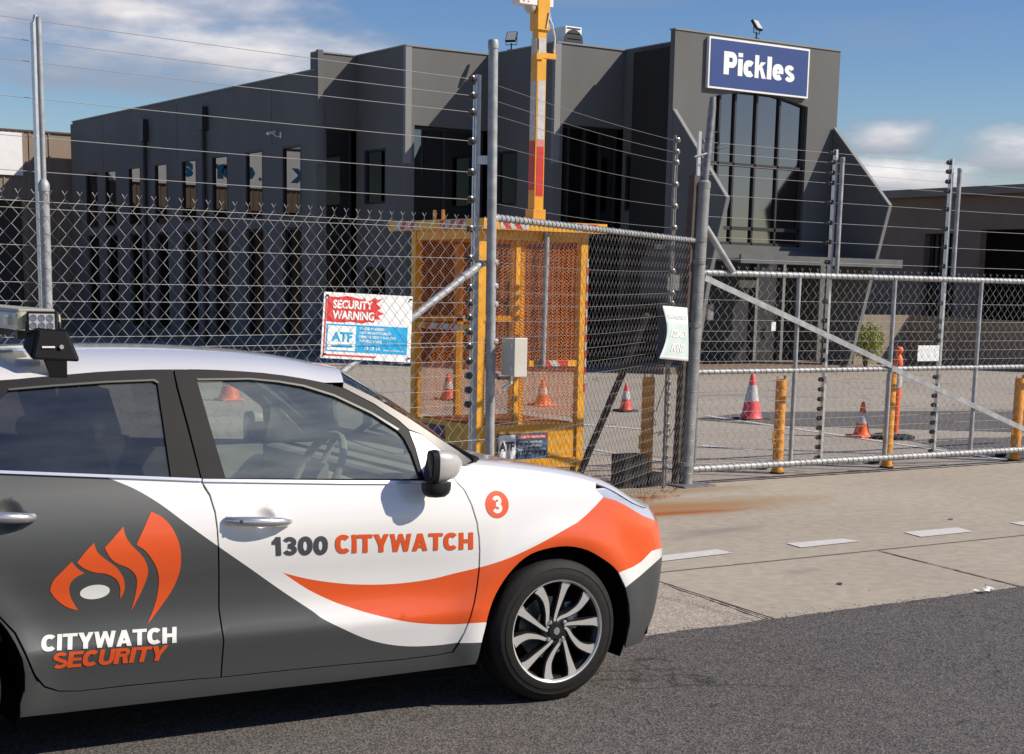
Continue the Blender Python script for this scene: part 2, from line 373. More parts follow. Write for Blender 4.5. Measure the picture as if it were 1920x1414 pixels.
# ------------------------------------------------------------------ ground
def ground_mat(name, c1, c2, agg1, agg2, sc1=.5, sc2=160, stains=(), rough=.9, bump=.35, aggw=.5, crack=0, streak=None):
    m = bpy.data.materials.new(name); m.use_nodes = True; nt = m.node_tree; N = nt.nodes; L = nt.links; b = N['Principled BSDF']
    b.inputs['Roughness'].default_value = rough; b.inputs['Specular IOR Level'].default_value = .25
    tc = N.new('ShaderNodeTexCoord')
    def noise(s, d=5, ro=.55):
        n = N.new('ShaderNodeTexNoise'); n.inputs['Scale'].default_value = s; n.inputs['Detail'].default_value = d; n.inputs['Roughness'].default_value = ro
        L.new(tc.outputs['Object'], n.inputs['Vector']); return n
    def ramp(src, p0, p1, a, z):
        r = N.new('ShaderNodeValToRGB'); r.color_ramp.elements[0].position = p0; r.color_ramp.elements[1].position = p1
        r.color_ramp.elements[0].color = (*a, 1); r.color_ramp.elements[1].color = (*z, 1); L.new(src, r.inputs[0]); return r.outputs[0]
    def mix(f, a, z, mode='MIX'):
        x = N.new('ShaderNodeMix'); x.data_type = 'RGBA'; x.blend_type = mode
        if isinstance(f, float): x.inputs[0].default_value = f
        else: L.new(f, x.inputs[0])
        for i, v in ((6, a), (7, z)):
            if isinstance(v, tuple): x.inputs[i].default_value = (*v, 1)
            else: L.new(v, x.inputs[i])
        return x.outputs[2]
    base = ramp(noise(sc1, 6).outputs[0], .32, .68, c1, c2)
    vo = N.new('ShaderNodeTexVoronoi'); vo.inputs['Scale'].default_value = sc2; L.new(tc.outputs['Object'], vo.inputs['Vector'])
    sep = N.new('ShaderNodeSeparateColor'); L.new(vo.outputs['Color'], sep.inputs[0])
    ag = ramp(sep.outputs[0], .1, .95, agg1, agg2)
    col = mix(aggw, base, ag)
    mid = ramp(noise(11, 4).outputs[0], .35, .65, (.88, .88, .88), (1.1, 1.1, 1.1)); col = mix(.8, col, mid, 'MULTIPLY')
    for (x, y, rx, ry, rot, c, k, nsc) in stains:
        mp = N.new('ShaderNodeMapping'); mp.vector_type = 'TEXTURE'; mp.inputs['Location'].default_value = (x, y, 0); mp.inputs['Rotation'].default_value = (0, 0, rot); mp.inputs['Scale'].default_value = (rx, ry, 1)
        L.new(tc.outputs['Object'], mp.inputs[0])
        ln = N.new('ShaderNodeVectorMath'); ln.operation = 'LENGTH'; L.new(mp.outputs[0], ln.inputs[0])
        nn = N.new('ShaderNodeTexNoise'); nn.inputs['Scale'].default_value = nsc; nn.inputs['Detail'].default_value = 5; L.new(mp.outputs[0], nn.inputs['Vector'])
        mm = N.new('ShaderNodeMath'); mm.operation = 'MULTIPLY_ADD'; L.new(nn.outputs[0], mm.inputs[0]); mm.inputs[1].default_value = 1.1; L.new(ln.outputs['Value'], mm.inputs[2])
        fa = ramp(mm.outputs[0], .62, 1.45, (k, k, k), (0, 0, 0)); col = mix(fa, col, c)
    if crack:
        vc = N.new('ShaderNodeTexVoronoi'); vc.feature = 'DISTANCE_TO_EDGE'; vc.inputs['Scale'].default_value = crack
        nn = noise(2.2, 6); ad = N.new('ShaderNodeVectorMath'); ad.operation = 'MULTIPLY_ADD'; L.new(nn.outputs['Color'], ad.inputs[0]); ad.inputs[1].default_value = (.5, .5, .5); L.new(tc.outputs['Object'], ad.inputs[2]); L.new(ad.outputs[0], vc.inputs['Vector'])
        k = ramp(vc.outputs['Distance'], .0015, .006, (.45, .45, .45), (1, 1, 1))
        ms = ramp(noise(.8, 3).outputs[0], .5, .56, (0, 0, 0), (1, 1, 1)); kk = mix(ms, (1., 1., 1.), k); col = mix(1.0, col, kk, 'MULTIPLY')
    L.new(col, b.inputs['Base Color'])
    bp = N.new('ShaderNodeBump'); bp.inputs['Strength'].default_value = bump; bp.inputs['Distance'].default_value = .004
    L.new(vo.outputs['Distance'], bp.inputs['Height']); L.new(bp.outputs[0], b.inputs['Normal'])
    return m
asph = ground_mat('road_asphalt', (.050, .0485, .049), (.078, .074, .072), (.024, .023, .024), (.36, .33, .285), .45, 120,
                  stains=((4.3, 4.9, .12, .05, .3, (.02, .02, .02), .8, 3), (5.0, 4.2, .16, .05, .2, (.02, .02, .02), .7, 3), (2.6, 4.2, .12, .05, .3, (.02, .02, .02), .9, 3), (9, 5.2, 3, .5, 0, (.05, .048, .046), .4, 2)), aggw=.34, crack=.55, bump=.8)
conc = ground_mat('driveway_concrete', (.34, .30, .235), (.405, .36, .285), (.29, .255, .20), (.47, .42, .34), .55, 300, aggw=.25, bump=.15,
                  stains=((8.2, 9.6, 3.2, 1.5, .0, (.30, .20, .10), .8, 1.3), (8.6, 10.5, 2.6, .8, 0, (.29, .20, .10), .7, 1.6), (7.6, 9.75, 2.6, .95, -.10, (.34, .16, .06), .85, 1.5), (7.8, 10.3, 1.7, .60, -.05, (.31, .09, .02), 1.0, 1.8), (7.6, 9.5, 2.4, .45, -.1, (.32, .10, .025), 1.0, 1.7),
                          (7.5, 8.6, 1.4, .5, .1, (.20, .185, .16), .6, 2), (6.9, 7.1, .5, .3, .2, (.22, .20, .17), .5, 2), (9.5, 6.5, .6, .08, .3, (.2, .19, .17), .4, 2)))
pebble = ground_mat('footpath_aggregate', (.32, .28, .225), (.38, .33, .27), (.20, .17, .14), (.56, .50, .42), 1.2, 85, aggw=.5, bump=.6, crack=.9)
yardm = ground_mat('yard_asphalt', (.30, .268, .215), (.365, .33, .27), (.22, .20, .165), (.46, .415, .345), .35, 90, aggw=.35, bump=.4,
                   stains=((17, 20, 4, .8, .1, (.18, .165, .145), .6, 2), (12, 22, 3, .8, .4, (.2, .18, .15), .5, 2)), crack=.25)
patchm = ground_mat('new_asphalt_patch', (.105, .10, .095), (.13, .122, .115), (.08, .075, .07), (.20, .19, .175), .5, 110, aggw=.4, bump=.4)
paintw = mat('road_marking_paint', (.60, .58, .54), .7, 0, .10, 30, .3, 120)
paintworn = mat('worn_marking_paint', (.46, .44, .40), .8, 0, .22, 6, .3, 120)
grime = mat('joint_grime', (.045, .038, .03), .95, 0, .4, 14)

def sheet(name, poly, z, m, kind='structure', parent=None):
    b = MB(); b.add([(x, y, z) for x, y in poly], [tuple(range(len(poly)))]); o = b.build(name, m, parent)
    if kind: o['kind'] = kind
    return o
def ragged(p, q, amp, step=.06):
    p = Vector(p); q = Vector(q); n = max(2, int((q-p).length/step)); d = (q-p); nn = Vector((-d.y, d.x)).normalized(); out = []; o = 0
    for i in range(n+1):
        o = o*.6+random.uniform(-amp, amp); out.append(tuple(p+d*i/n+nn*o))
    return out
sheet('ground', [(-900, -900), (900, -900), (900, 1400), (-900, 1400)], -.02, yardm)
edge = ragged((-12, 6.11), (1.5, 6.11), .01, .2)+ragged((1.5, 6.11), (14, 6.10), .006, .035)+[(40, 6.1)]
# road surface sits over the edge of the concrete, raised a few millimetres
sheet('concrete_driveway', [(5.72, 5.7), (40, 5.7), (40, 10.80), (-8, 10.95), (-8, 7.29), (5.92, 7.29)], 0.0, conc)
sheet('footpath', [(-12, 5.7), (5.76, 5.7), (5.97, 7.33), (-12, 7.33)], -.004, pebble)
sheet('road', [(-12, -6), (40, -6)]+edge[::-1], .006, asph)
sheet('yard', [(-30, 10.97), (40, 10.82), (60, 60), (-30, 60)], .0, yardm)
# joints, cracks and marks are surface detail of the driveway
def strip(b, a, c, w, z, amp=0):
    pts = ragged(a, c, amp, .05) if amp else [a, c]
    for i in range(len(pts)-1):
        p = Vector(pts[i]); q = Vector(pts[i+1]); d = (q-p).normalized(); n = Vector((-d.y, d.x))*w/2*(random.uniform(.5, 1.3) if amp else 1)
        n2 = n
        b.quad((*(p-n), z), (*(q-n2), z), (*(q+n2), z), (*(p+n), z))
j = MB(); strip(j, (5.95, 7.50), (40, 7.2), .012, .004); strip(j, (7.94, 7.46), (7.72, 6.11), .016, .004, .002)
strip(j, (5.90, 7.19), (5.72, 6.10), .015, .004, .006); strip(j, (5.6, 7.16), (5.66, 6.12), .006, .0045, .01)
for k in range(26):
    x = random.uniform(5.9, 8.6); y = random.uniform(6.2, 10.3); a = random.uniform(0, 3); l = random.uniform(.004, .02)
    strip(j, (x, y), (x+l*math.cos(a), y+l*math.sin(a)), .006, .004)
o = j.build('concrete_joint', grime); o['kind'] = 'structure'
j = MB(); strip(j, (-2, 10.98), (9.3, 10.90), .03, .0045, .002); strip(j, (9.3, 10.90), (40, 10.72), .035, .0045, .002)
o = j.build('gate_line_joint', grime); o['kind'] = 'structure'
def mark(quad, label, name='road_marking', m=None, z=.005, group='painted dashes across the driveway'):
    b = MB(); b.add([(*onz(x, y)[:2], z) for x, y in quad], [(0, 1, 2, 3)]); o = b.build(name, m or paintw); o['kind'] = 'structure'; return o
mark([(1180, 1050), (1345, 1031), (1374, 1038), (1205, 1058)], '')
mark([(1474, 1020), (1580, 1011), (1613, 1016), (1502, 1028)], '')
mark([(1694, 999), (1796, 990), (1824, 998), (1727, 1008)], '')
mark([(1893, 981), (1990, 973), (2020, 979), (1926, 988)], '')
def line(a, c, w, m=None):
    A = onz(*a); B = onz(*c); b = MB(); strip(b, A.xy, B.xy, w, .0055); o = b.build('yard_marking', m or paintw); o['kind'] = 'structure'
line((1325, 780), (1590, 819), .09); line((1590, 819), (1890, 864), .09)
line((1313, 836), (1412, 844), .16, paintworn); line((1085, 796), (1214, 806), .13); line((1560, 713), (1644, 717), .10); line((1660, 716), (1800, 720), .10, paintworn)
line((1350, 741), (1580, 745), .08, paintworn); line((1090, 690), (1290, 694), .12, paintworn); line((640, 684), (760, 690), .12, paintworn); line((1090, 840), (1260, 868), .10, paintworn)
line((1390, 712), (1470, 717), .08, paintworn); line((1700, 766), (1920, 768), .06, paintworn)
def patch(q): sheet('asphalt_patch', [tuple(onz(x, y)[:2]) for x, y in q], .004, patchm)
patch([(1290, 786), (1420, 773), (1920, 770), (2300, 769), (2300, 812), (1920, 811), (1660, 804), (1420, 797)])
patch([(1700, 826), (1760, 823), (2200, 812), (2200, 852), (1900, 862), (1810, 848)])

# ------------------------------------------------------------------ main building
XL = [21.5, 19.7, 17.6, 16.6]; YT = 26.0
def wallbox(b, x0, x1, y0, y1, z0, z1): b.box(((x0+x1)/2, (y0+y1)/2, (z0+z1)/2), (x1-x0, y1-y0, z1-z0))
bld = empty('office_building', (21, 34, 0)); tag(bld, 'dark grey two-storey office with stepped facade and a tall sign tower', 'building')
def P_(b, name, m, **k):
    o = b.build(name, m, bld, **k); o.location = -Vector(bld.location); return o
def holes_wall(name, fn, outer, holes, m, depth, dvec, parent=bld):
    """wall with window openings, outline and holes in (u,v); returns object"""
    V, Fc, mi = mesh2d([outer], holes)
    b = MB(); b.v = [tuple(fn(*v)) for v in V]; b.f = list(Fc); b.m = [0]*len(Fc)
    skirt(b, depth, [Vector(dvec)]*len(V)); o = b.build(name, m, parent); o.location = -Vector(bld.location); return o
def mapper_Y(Y): return lambda u, v: Vector((u, Y, v))
def mapper_X(X): return lambda u, v: Vector((X, u, v))
ROOF = 6.62
cy1, cy2, cy3 = 28.2, 30.7, 32.9
# windows given where they stand on their walls
def hX(X, x0, x1, yt, yb):      # opening on a wall X = const seen between two pixel columns
    a = onX(x0, yt, X); c = onX(x1, yt, X); d = onX(x0, yb, X)
    return min(a.y, c.y), max(a.y, c.y), d.z, (a.z+c.z)/2
def window(kind, plane, a, c, z0, z1, nm=1, transoms=(), glass=None, inset=.10, sgn=None):
    g = MB(); f = MB(); p = plane+inset
    glass = glass or bglass
    fw = .05
    if kind == 'X':
        g.box((p, (a+c)/2, (z0+z1)/2), (.012, c-a, z1-z0))
        for k in range(nm+1):
            y = a+(c-a)*k/nm; y = min(max(y, a+fw/2), c-fw/2); f.box((p-.02, y, (z0+z1)/2), (.07, fw, z1-z0))
        for z in (z0+fw/2, z1-fw/2, *transoms): f.box((p-.023, (a+c)/2, z), (.065, c-a-.002, fw))
    else:
        g.box(((a+c)/2, p, (z0+z1)/2), (c-a, .012, z1-z0))
        for k in range(nm+1):
            x = a+(c-a)*k/nm; x = min(max(x, a+fw/2), c-fw/2); f.box((x, p-.02, (z0+z1)/2), (fw, .07, z1-z0))
        for z in (z0+fw/2, z1-fw/2, *transoms): f.box(((a+c)/2, p-.023, z), (c-a-.002, .065, fw))
    w = f.build('window', frame_dk, bld); w.location = -Vector(bld.location)
    g.build('pane', glass, w)
    return w
# left side wall, set back length of eight tall window bays
LY0, LY1, LZ = cy3, 49.0, 6.25
bays = [(160, 182), (196, 217), (240, 263), (289, 313), (340, 368), (397, 427), (460, 493), (529, 565)]
hl = []
for (x0, x1) in bays:
    a, c, _, zt = hX(XL[3], x0, x1, 300, 380)
    hl.append((a, c))
def r4(a, c, z0, z1): return [(a, z0), (c, z0), (c, z1), (a, z1)]
holes = [r4(a, c, .35, 2.9) for a, c in hl]+[r4(a, c, 3.12, 4.72) for a, c in hl]
holes_wall('side_wall', mapper_X(XL[3]), [(LY0, 0), (LY1, 0), (LY1, LZ), (LY0, LZ)], holes, wall_side, .25, (-1, 0, 0))
for a, c in hl:
    window('X', XL[3], a, c, 3.12, 4.72, 1, (), None, .05); window('X', XL[3], a, c, .35, 2.9, 1, (), lglass, .12)
# facade steps: (x0, x1, Y) faces with glass below a deep parapet, and side returns
for (x0, x1, Y, nm) in ((XL[3], XL[2], cy3, 1), (XL[2], XL[1], cy2, 2), (XL[1], XL[0], cy1, 4)):
    b = MB(); b.box(((x0+x1)/2, Y+.136, (5.02+ROOF)/2), (x1-x0-.004, .28, ROOF-5.02)); P_(b, 'parapet', wall_grey)
    window('Y', Y, x0+.06, x1-.05, 0.25, 5.01, nm, (2.75,), None, .2)
for (X, y0, y1, wins) in ((XL[2], cy2, cy3, ((683, 723, 280, 384), (683, 723, 500, 640))), (XL[1], cy1, cy2, ((933, 970, 283, 386),)), (XL[0], YT+.145, cy1, ((1172, 1229, 288, 396), (1150, 1235, 560, 690)))):
    hh = []
    for (a0, a1, t, bo) in wins:
        a, c, zb, zt = hX(X, a0, a1, t, bo); a = max(a, y0+.12); c = min(c, y1-.12); zb = max(zb, .15)
        hh.append((a, c, zb, zt))
    holes_wall('return_wall', mapper_X(X), [(y0, 0), (y1, 0), (y1, ROOF), (y0, ROOF)], [r4(a, c, zb, zt) for a, c, zb, zt in hh], wall_side, .22, (-1, 0, 0))
    for a, c, zb, zt in hh: window('X', X, a, c, zb, zt, 1, (), None, .06)
    if X != XL[0]: t_ = MB(); t_.box((X+.06, y0+.03, (4.2+ROOF)/2+.01), (.15, .10, ROOF-4.2)); P_(t_, 'wall_fin', trim_grey)
b = MB()
b.box((XL[3]+.075, cy3-.03, 5.45), (.13, .1, 2.45))
P_(b, 'wall_fin', wall_grey)
# core volume and roof behind the facades
b = MB()
fp = [(XL[3]+.27, LY1), (XL[3]+.27, cy3+1.2), (XL[2]+1.2, cy3+1.2), (XL[2]+1.2, cy2+1.2), (XL[1]+1.2, cy2+1.2), (XL[1]+1.2, cy1+1.2), (26.4, cy1+1.2), (26.4, LY1)]
b.prism([(x, y, 0) for x, y in fp], (0, 0, .12)); P_(b, 'floor_slab', dark_in)
b = MB(); b.prism([(x, y, 0) for x, y in [(18.5, LY1-.4), (18.5, cy3+1.4), (20.6, cy2+3.2), (21.4, cy2+1.6), (24, cy1+1.6), (26.2, cy1+1.6), (26.2, LY1-.4)]], (0, 0, 5.9)); P_(b, 'inner_partition', dark_in)
b = MB(); b.prism([(x, y, 5.92) for x, y in [(XL[3]+.26, LY1), (XL[3]+.26, cy3+.25), (XL[2]+.24, cy3+.25), (XL[2]+.24, cy2+.25), (XL[1]+.24, cy2+.25), (XL[1]+.24, cy1+.25), (XL[0]+.3, cy1+.25), (26.3, cy1+.25), (26.3, LY1)]], (0, 0, .18)); P_(b, 'roof', wall_grey)
b = MB(); b.box((21.5, 49.1, 3.1), (9.8, .2, 6.2)); b.box((26.42, 38, 3.1), (.2, 22, 6.2)); P_(b, 'rear_wall', wall_grey)
b = MB()   # metal capping along the parapets
cap = [((XL[3], LY1), (XL[3], cy3), LZ), ((XL[3], cy3), (XL[2], cy3), ROOF), ((XL[2], cy3), (XL[2], cy2), ROOF), ((XL[2], cy2), (XL[1], cy2), ROOF), ((XL[1], cy2), (XL[1], cy1), ROOF), ((XL[1], cy1), (XL[0], cy1), ROOF), ((XL[0], cy1), (XL[0], YT+.3), ROOF)]
for (p, q, z) in cap:
    p = Vector((*p, z+.012)); q = Vector((*q, z+.012)); d = (q-p).normalized(); nn = Vector((d.y, -d.x, 0)) ; nn = -nn if nn.dot(Vector((1, 1, 0))) < 0 else nn
    b.bar(p+nn*.12, q+nn*.12, .30, .03)
P_(b, 'capping', trim_grey)
# window reveal columns between the bays and downpipes with hoppers
for (x, yt) in ((269, 222), (380, 198)):
    T = onX(x, yt, XL[3]-.08); b = MB(); b.tube([(T.x, T.y, 0), (T.x, T.y, T.z-.6)], .055, 10); b.box((T.x, T.y, T.z-.38), (.18, .32, .45)); b.box((T.x, T.y, T.z-.1), (.14, .26, .14)); b.tube([(T.x, T.y-.1, T.z-.95), (T.x, T.y+.12, T.z-.95)], .03, 8)
    P_(b, 'downpipe', frame_dk, smooth=True)
# vertical panel joints on the side wall
for x in (190, 330, 509):
    b = MB(); T = onX(x, 160, XL[3]-.001); b.box((XL[3]-.003, T.y, 5.45), (.006, .022, 1.35)); P_(b, 'panel_joint', frame_dk)
# --- sign tower
TX0, TX1 = onY(1266.7, 51.3, YT).x, onY(1576, 101, YT).x
TZ = onY(1420, 76, YT).z
gx0, gx1 = onY(1333, 300, YT).x, onY(1510, 300, YT).x
gz0 = onY(1400, 460, YT).z; gz1 = onY(1345, 177, YT).z; gz2 = onY(1505, 200, YT).z
crown = [(gx0+(gx1-gx0)*t, gz1*(1-t)+gz2*t+.28*math.sin(math.pi*t)*1.0) for t in [i/10 for i in range(11)]]
gz1 = onY(1345, 180, YT).z; gz2 = onY(1505, 200, YT).z
gtop = [(gx1+(gx0-gx1)*k/12, (gz2*(1-k/12)+gz1*k/12)+.16*math.sin(math.pi*k/12)) for k in range(13)]
tz0 = onY(1330, 482, YT).z
hole = [(gx0, gz0), (gx1, gz0)]+gtop
holes_wall('tower_facade', mapper_Y(YT), [(TX0, tz0), (TX1, tz0), (TX1, TZ), (TX0, TZ)], [hole], wall_grey, .14, (0, -1, 0))
b = MB(); V, Fc, mi = mesh2d([hole]); b.v = [(u, YT+.125, v) for u, v in V]; b.f = list(Fc); b.m = [0]*len(Fc)
tw = MB(); pw = (gx1-gx0)
for k, xx in enumerate((1344, 1373, 1413, 1456, 1500)):
    X = onY(xx, 320, YT+.1).x; t = (X-gx0)/pw; zt = gz1*(1-t)+gz2*t+.16*math.sin(math.pi*min(1, max(0, t)))
    tw.box((X, YT+.10, (gz0+zt)/2), (.048, .06, zt-gz0-.02))
for yy in (312, 430, 459):
    Z = onY(1420, yy, YT+.1).z; tw.box(((gx0+gx1)/2, YT+.103, Z), (pw-.03, .066, .07))
tw = P_(tw, 'window', frame_dk); b.build('pane', tglass, tw)
b = MB(); b.box(((TX0+TX1)/2, YT+1.4, (tz0+TZ-.3)/2), (TX1-TX0-.7, .2, TZ-tz0-.3)); b.box((TX0+.3, YT+1.0, (tz0+TZ)/2), (.1, 1.3, TZ-tz0-.5)); b.box((TX1-.3, YT+1.0, (tz0+TZ)/2), (.1, 1.3, TZ-tz0-.5)); P_(b, 'inner_partition', dark_in)
b = MB(); b.box(((TX0+TX1)/2, YT+.07, TZ+.015), (TX1-TX0+.03, .18, .03)); P_(b, 'capping', trim_grey)
# sloping fin walls, standing out from the facade at right angles
def fin(X, pts, th, name='fin_wall'):
    p = [onX(x, y, X) for x, y in pts]
    b = MB(); q = [Vector((X, min(v.y, YT+.1), max(v.z, 0))) for v in p]; q += [Vector((X, YT-.002, q[-1].z))] if q[-1].y < YT-.05 else []
    b.prism(q, (th, 0, 0)); o = P_(b, name, wall_side)
    e = MB()
    for i in range(len(q)-1):
        if q[i].y < YT-.01 or q[i+1].y < YT-.01:
            e.bar(q[i]+Vector((th/2, 0, 0)), q[i+1]+Vector((th/2, 0, 0)), th+.02, .03)
    e = e.build('capping', trim_grey, o)
    return o
rt = onX(1667, 385, TX1-.12); print('fin tip', rt)
fin(TX1-.12, [(1563, 240), (1667, 385), (1590, 683), (1562, 690)], .07)
fin(TX0, [(1262, 205), (1362, 371), (1328, 520), (1300, 690)], .07)
# sill beam, canopy, entry
b = MB(); zb = onY(1400, 468, YT).z
b.box(((TX0+TX1)/2-.1, YT-.10, zb-.13), (TX1-TX0-.5, .25, .24)); P_(b, 'sill_beam', wall_grey)
A = onY(1390, 486, YT-1.5); Bq = onY(1686, 496, YT-1.5); cz = (A.z+Bq.z)/2
canm = glass_mat('canopy_glass', (.45, .48, .48), .5, .2, .12)
b = MB(); ccy = min(A.y, Bq.y); b.box(((A.x+Bq.x)/2, YT-.76, cz), (Bq.x-A.x, 1.45, .05)); 
cn = P_(b, 'canopy', galv_dk)
b = MB(); b.box(((A.x+Bq.x)/2, YT-1.52, cz+.01), (Bq.x-A.x+.1, .06, .17))
b.build('fascia', mat('canopy_fascia', (.12, .122, .12), .4, .2, .2, 3), cn)
b = MB(); b.box(((TX0+TX1)/2, YT+1.5, 1.3), (TX1-TX0-.2, .1, 2.6)); P_(b, 'entry_glazing', frame_dk)
b = MB()
for xx in (1420, 1470, 1530): X = onY(xx, 600, YT+1.3).x; b.box((X, YT+1.4, 1.3), (.08, .1, 2.6))
P_(b, 'entry_mullion', galv_dk)
b = MB(); p = onY(1382, 532, YT+.9); b.box((p.x+.3, p.y, p.z), (.5, .03, .16)); P_(b, 'entry_plate', cream_box)
b = MB(); p = onY(1450, 612, YT+1.3); b.box((p.x, p.y, p.z), (.13, .02, .2)); P_(b, 'door_notice', white_board)
b = MB(); b.box((TX0+2.2, YT+.25, .07), (5.6, 2.0, .14)); P_(b, 'entry_step', brown_wall)

# --- sign board on the tower
s0 = onY(1330, 66, YT-.09); sx0 = onY(1329, 120, YT-.09).x; sx1 = onY(1517, 140, YT-.09).x; sz1 = onY(1425, 80, YT-.09).z; sz0 = onY(1421, 174.5, YT-.09).z
sign = empty('building_sign', (sx0, YT, sz0)); tag(sign, 'large navy board with a white company name mounted high on the tower', 'sign')
b = MB(); b.box(((sx1-sx0)/2, -.045, (sz1-sz0)/2), (sx1-sx0, .08, sz1-sz0)); b.build('frame', white_board, sign)
b = MB(); b.box(((sx1-sx0)/2, -.088, (sz1-sz0)/2), (sx1-sx0-.08, .006, sz1-sz0-.08)); b.build('face', blue_p, sign)
g, gw = word('Pickles', .045)
px0 = onY(1357, 120, YT-.09).x-sx0; px1 = onY(1490, 140, YT-.09).x-sx0; hh = (onY(1361, 96, YT-.09).z-onY(1357, 139, YT-.09).z)
zc0 = onY(1357, 139, YT-.09).z-sz0
flat_region('lettering', g, white_p, lambda u, v: Vector((px0+(px1-px0)*u/gw, -.0935, zc0+hh*v)), sign)

# roof equipment
def floodlight(p, label, tilt, rz):
    t = empty('floodlight', p, rz); t.scale = (.8, .8, .8); tag(t, label, 'floodlight')
    b = MB(); b.box((0, 0, .10), (.03, .03, .2)); b.box((0, -.02, .02), (.16, .10, .03)); b.tube([(-.16, 0, .34), (-.16, 0, .16), (.16, 0, .16), (.16, 0, .34)], .012, 6); b.build('bracket', blackp, t)
    mt = Matrix.Rotation(tilt, 3, 'X')
    b = MB(); b.box((0, 0, .36), (.30, .07, .30), rot=mt); hd = b.build('lamp_head', blackp, t, bevel=.01)
    b = MB(); b.box(Vector((0, 0, .36))+mt @ Vector((0, -.039, 0)), (.25, .01, .25), rot=mt); b.build('lens', refl_white, hd)
p = onY(1427, 78, YT); floodlight((p.x, YT+.15, TZ+.04), 'black floodlight standing on top of the sign tower', R(-35), R(20))
p = onX(951, 112, XL[1]); floodlight((p.x+.1, p.y, ROOF+.03), 'small black floodlight on the roof edge beside the tall yellow mast', R(-30), R(-55))
p = onY(1050, 108, cy1+.35); ac = empty('air_conditioner', (p.x+.1, p.y, ROOF-.45)); tag(ac, 'white air conditioning unit standing on the roof right of the yellow mast', 'air conditioner')
b = MB(); b.box((.25, .5, .45), (.42, .95, .85)); b.build('casing', white_board, ac, bevel=.01)
b = MB(); b.lathe([(.0, 0), (.24, 0), (.24, .012), (0, .012)], (.25, .012, .58), 20, 'Y'); b.build('fan_grille', frame_dk, ac)
b = MB()
for k in range(7): b.box((.25, .018, .18+k*.11), (.34, .012, .02))
b.build('louvre', frame_dk, ac)
p = onX(505, 250, XL[3]-.25); cc = empty('security_camera', (p.x+.1, p.y, p.z)); cc.scale = (.6, .6, .6); tag(cc, 'small white security camera bracketed to the grey side wall', 'camera')
b = MB(); b.tube([(-.25, .0, -.02), (.12, .15, .08)], .055, 10); b.build('housing', white_board, cc, smooth=True)
b = MB(); b.tube([(0, .05, .0), (.05, -.12, -.10), (.24, -.12, -.10)], .018, 6); b.box((.24, -.12, -.05), (.02, .09, .22)); b.build('bracket', white_board, cc)

# ------------------------------------------------------------------ brown shed with the white sign
YS = 50.0
shed = empty('brown_shed', (8, YS, 0)); tag(shed, 'brown ribbed steel shed with a dark doorway beyond the far end of the office', 'shed')
zt0 = onY(0, 240, YS).z; zt1 = onY(140, 253, YS).z
def Q_(b, name, m, par=None, **k):
    o = b.build(name, m, par or shed, **k)
    if par is None: o.location = -Vector(shed.location)
    return o
b = MB(); b.box((5.62, YS+.1, (3.95+zt1)/2), (22.56, .2, zt1-3.95)); b.box((17.4, YS+.1, 4.43), (.998, .2, .94)); b.box((16.6, YS+.1, 1.98), (2.5, .2, 3.96)); b.box((-3, YS+.1, 1.98), (3, .2, 3.96))
for k in range(110):
    x = -5.6+k*.2; b.box((x, YS-.012, (3.96+zt1)/2), (.05, .03, zt1-3.97))
for k in range(6): b.box((15.45+k*.2, YS-.012, 1.98), (.05, .03, 3.95))
Q_(b, 'wall', brown_sheet)
b = MB(); b.box((5.62, YS+5, zt1+.02), (22.6, 10.1, .05)); Q_(b, 'roof', mat('shed_capping', (.09, .06, .05), .6, .2))
b = MB(); b.box((5.5, YS+4.5, 2), (22, .2, 4)); Q_(b, 'rear_wall', dark_in); 
b = MB(); b.box((7, YS+.35, 2.0), (17, .1, 3.9)); Q_(b, 'roller_door', rollm)
z1 = onY(30, 249, YS).z; z0 = onY(30, 329, YS).z
ss = empty('shed_sign', (6.0, YS-.03, z0)); tag(ss, 'long white sign board along the top of the brown shed wall', 'sign')
b = MB(); b.box(((15.35-6.0)/2-.5, -.03, (z1-z0)/2), (15.35-6.0+1.0, .05, z1-z0)); b.build('board', white_board, ss)
for ch, X, w in (('k', 8.75, .62), ('.', 10.15, .12), ('c', 10.62, .6), ('o', 11.2, .6), ('m', 11.55, .85), ('.', 12.25, .12), ('a', 12.75, .55)):
    h_ = .68 if ch == 'k' else (.12 if ch == '.' else .48)
    font_obj('letter', ch, text_blue, (X-6.0-w/2, -.058, .24), (1, 0, 0), (0, 0, 1), w, h_, ss, .05)

# ------------------------------------------------------------------ brown warehouse on the right
XR = 45.0
wh = empty('brown_warehouse', (XR, 40, 0)); tag(wh, 'long brown warehouse with dark open doorways at the right edge', 'warehouse')
def W_(b, name, m, par=None, **k):
    o = b.build(name, m, par or wh, **k)
    if par is None: o.location = -Vector(wh.location)
    return o
zt = (onX(1700, 373, XR).z+onX(1900, 361, XR).z)/2; ya = onX(1600, 400, XR).y+4; yb = onX(2300, 400, XR).y
d0 = onX(1840, 430, XR).y; dz = onX(1880, 430, XR).z; d1 = onX(2200, 430, XR).y; e0 = onX(1735, 430, XR).y; e1 = onX(1800, 430, XR).y
holes_wall_ = [r4(min(d0, d1), max(d0, d1), 0.0, dz)]
V, Fc, mi = mesh2d([[(yb, 0), (ya, 0), (ya, zt), (yb, zt)]], [[(min(d0, d1), -.1), (max(d0, d1), -.1), (max(d0, d1), dz), (min(d0, d1), dz)], [(e1+.1, -.1), (e0, -.1), (e0, dz-.1), (e1+.1, dz-.1)]])
b = MB(); b.v = [(XR, u, v) for u, v in V]; b.f = list(Fc); b.m = [0]*len(Fc); skirt(b, .3, [Vector((-1, 0, 0))]*len(V)); W_(b, 'wall', brown_wall)
b = MB(); b.box((XR+5, (ya+yb)/2, zt+.12), (11, ya-yb, .28)); W_(b, 'roof', mat('warehouse_fascia', (.17, .145, .12), .6, .1, .05, 1))
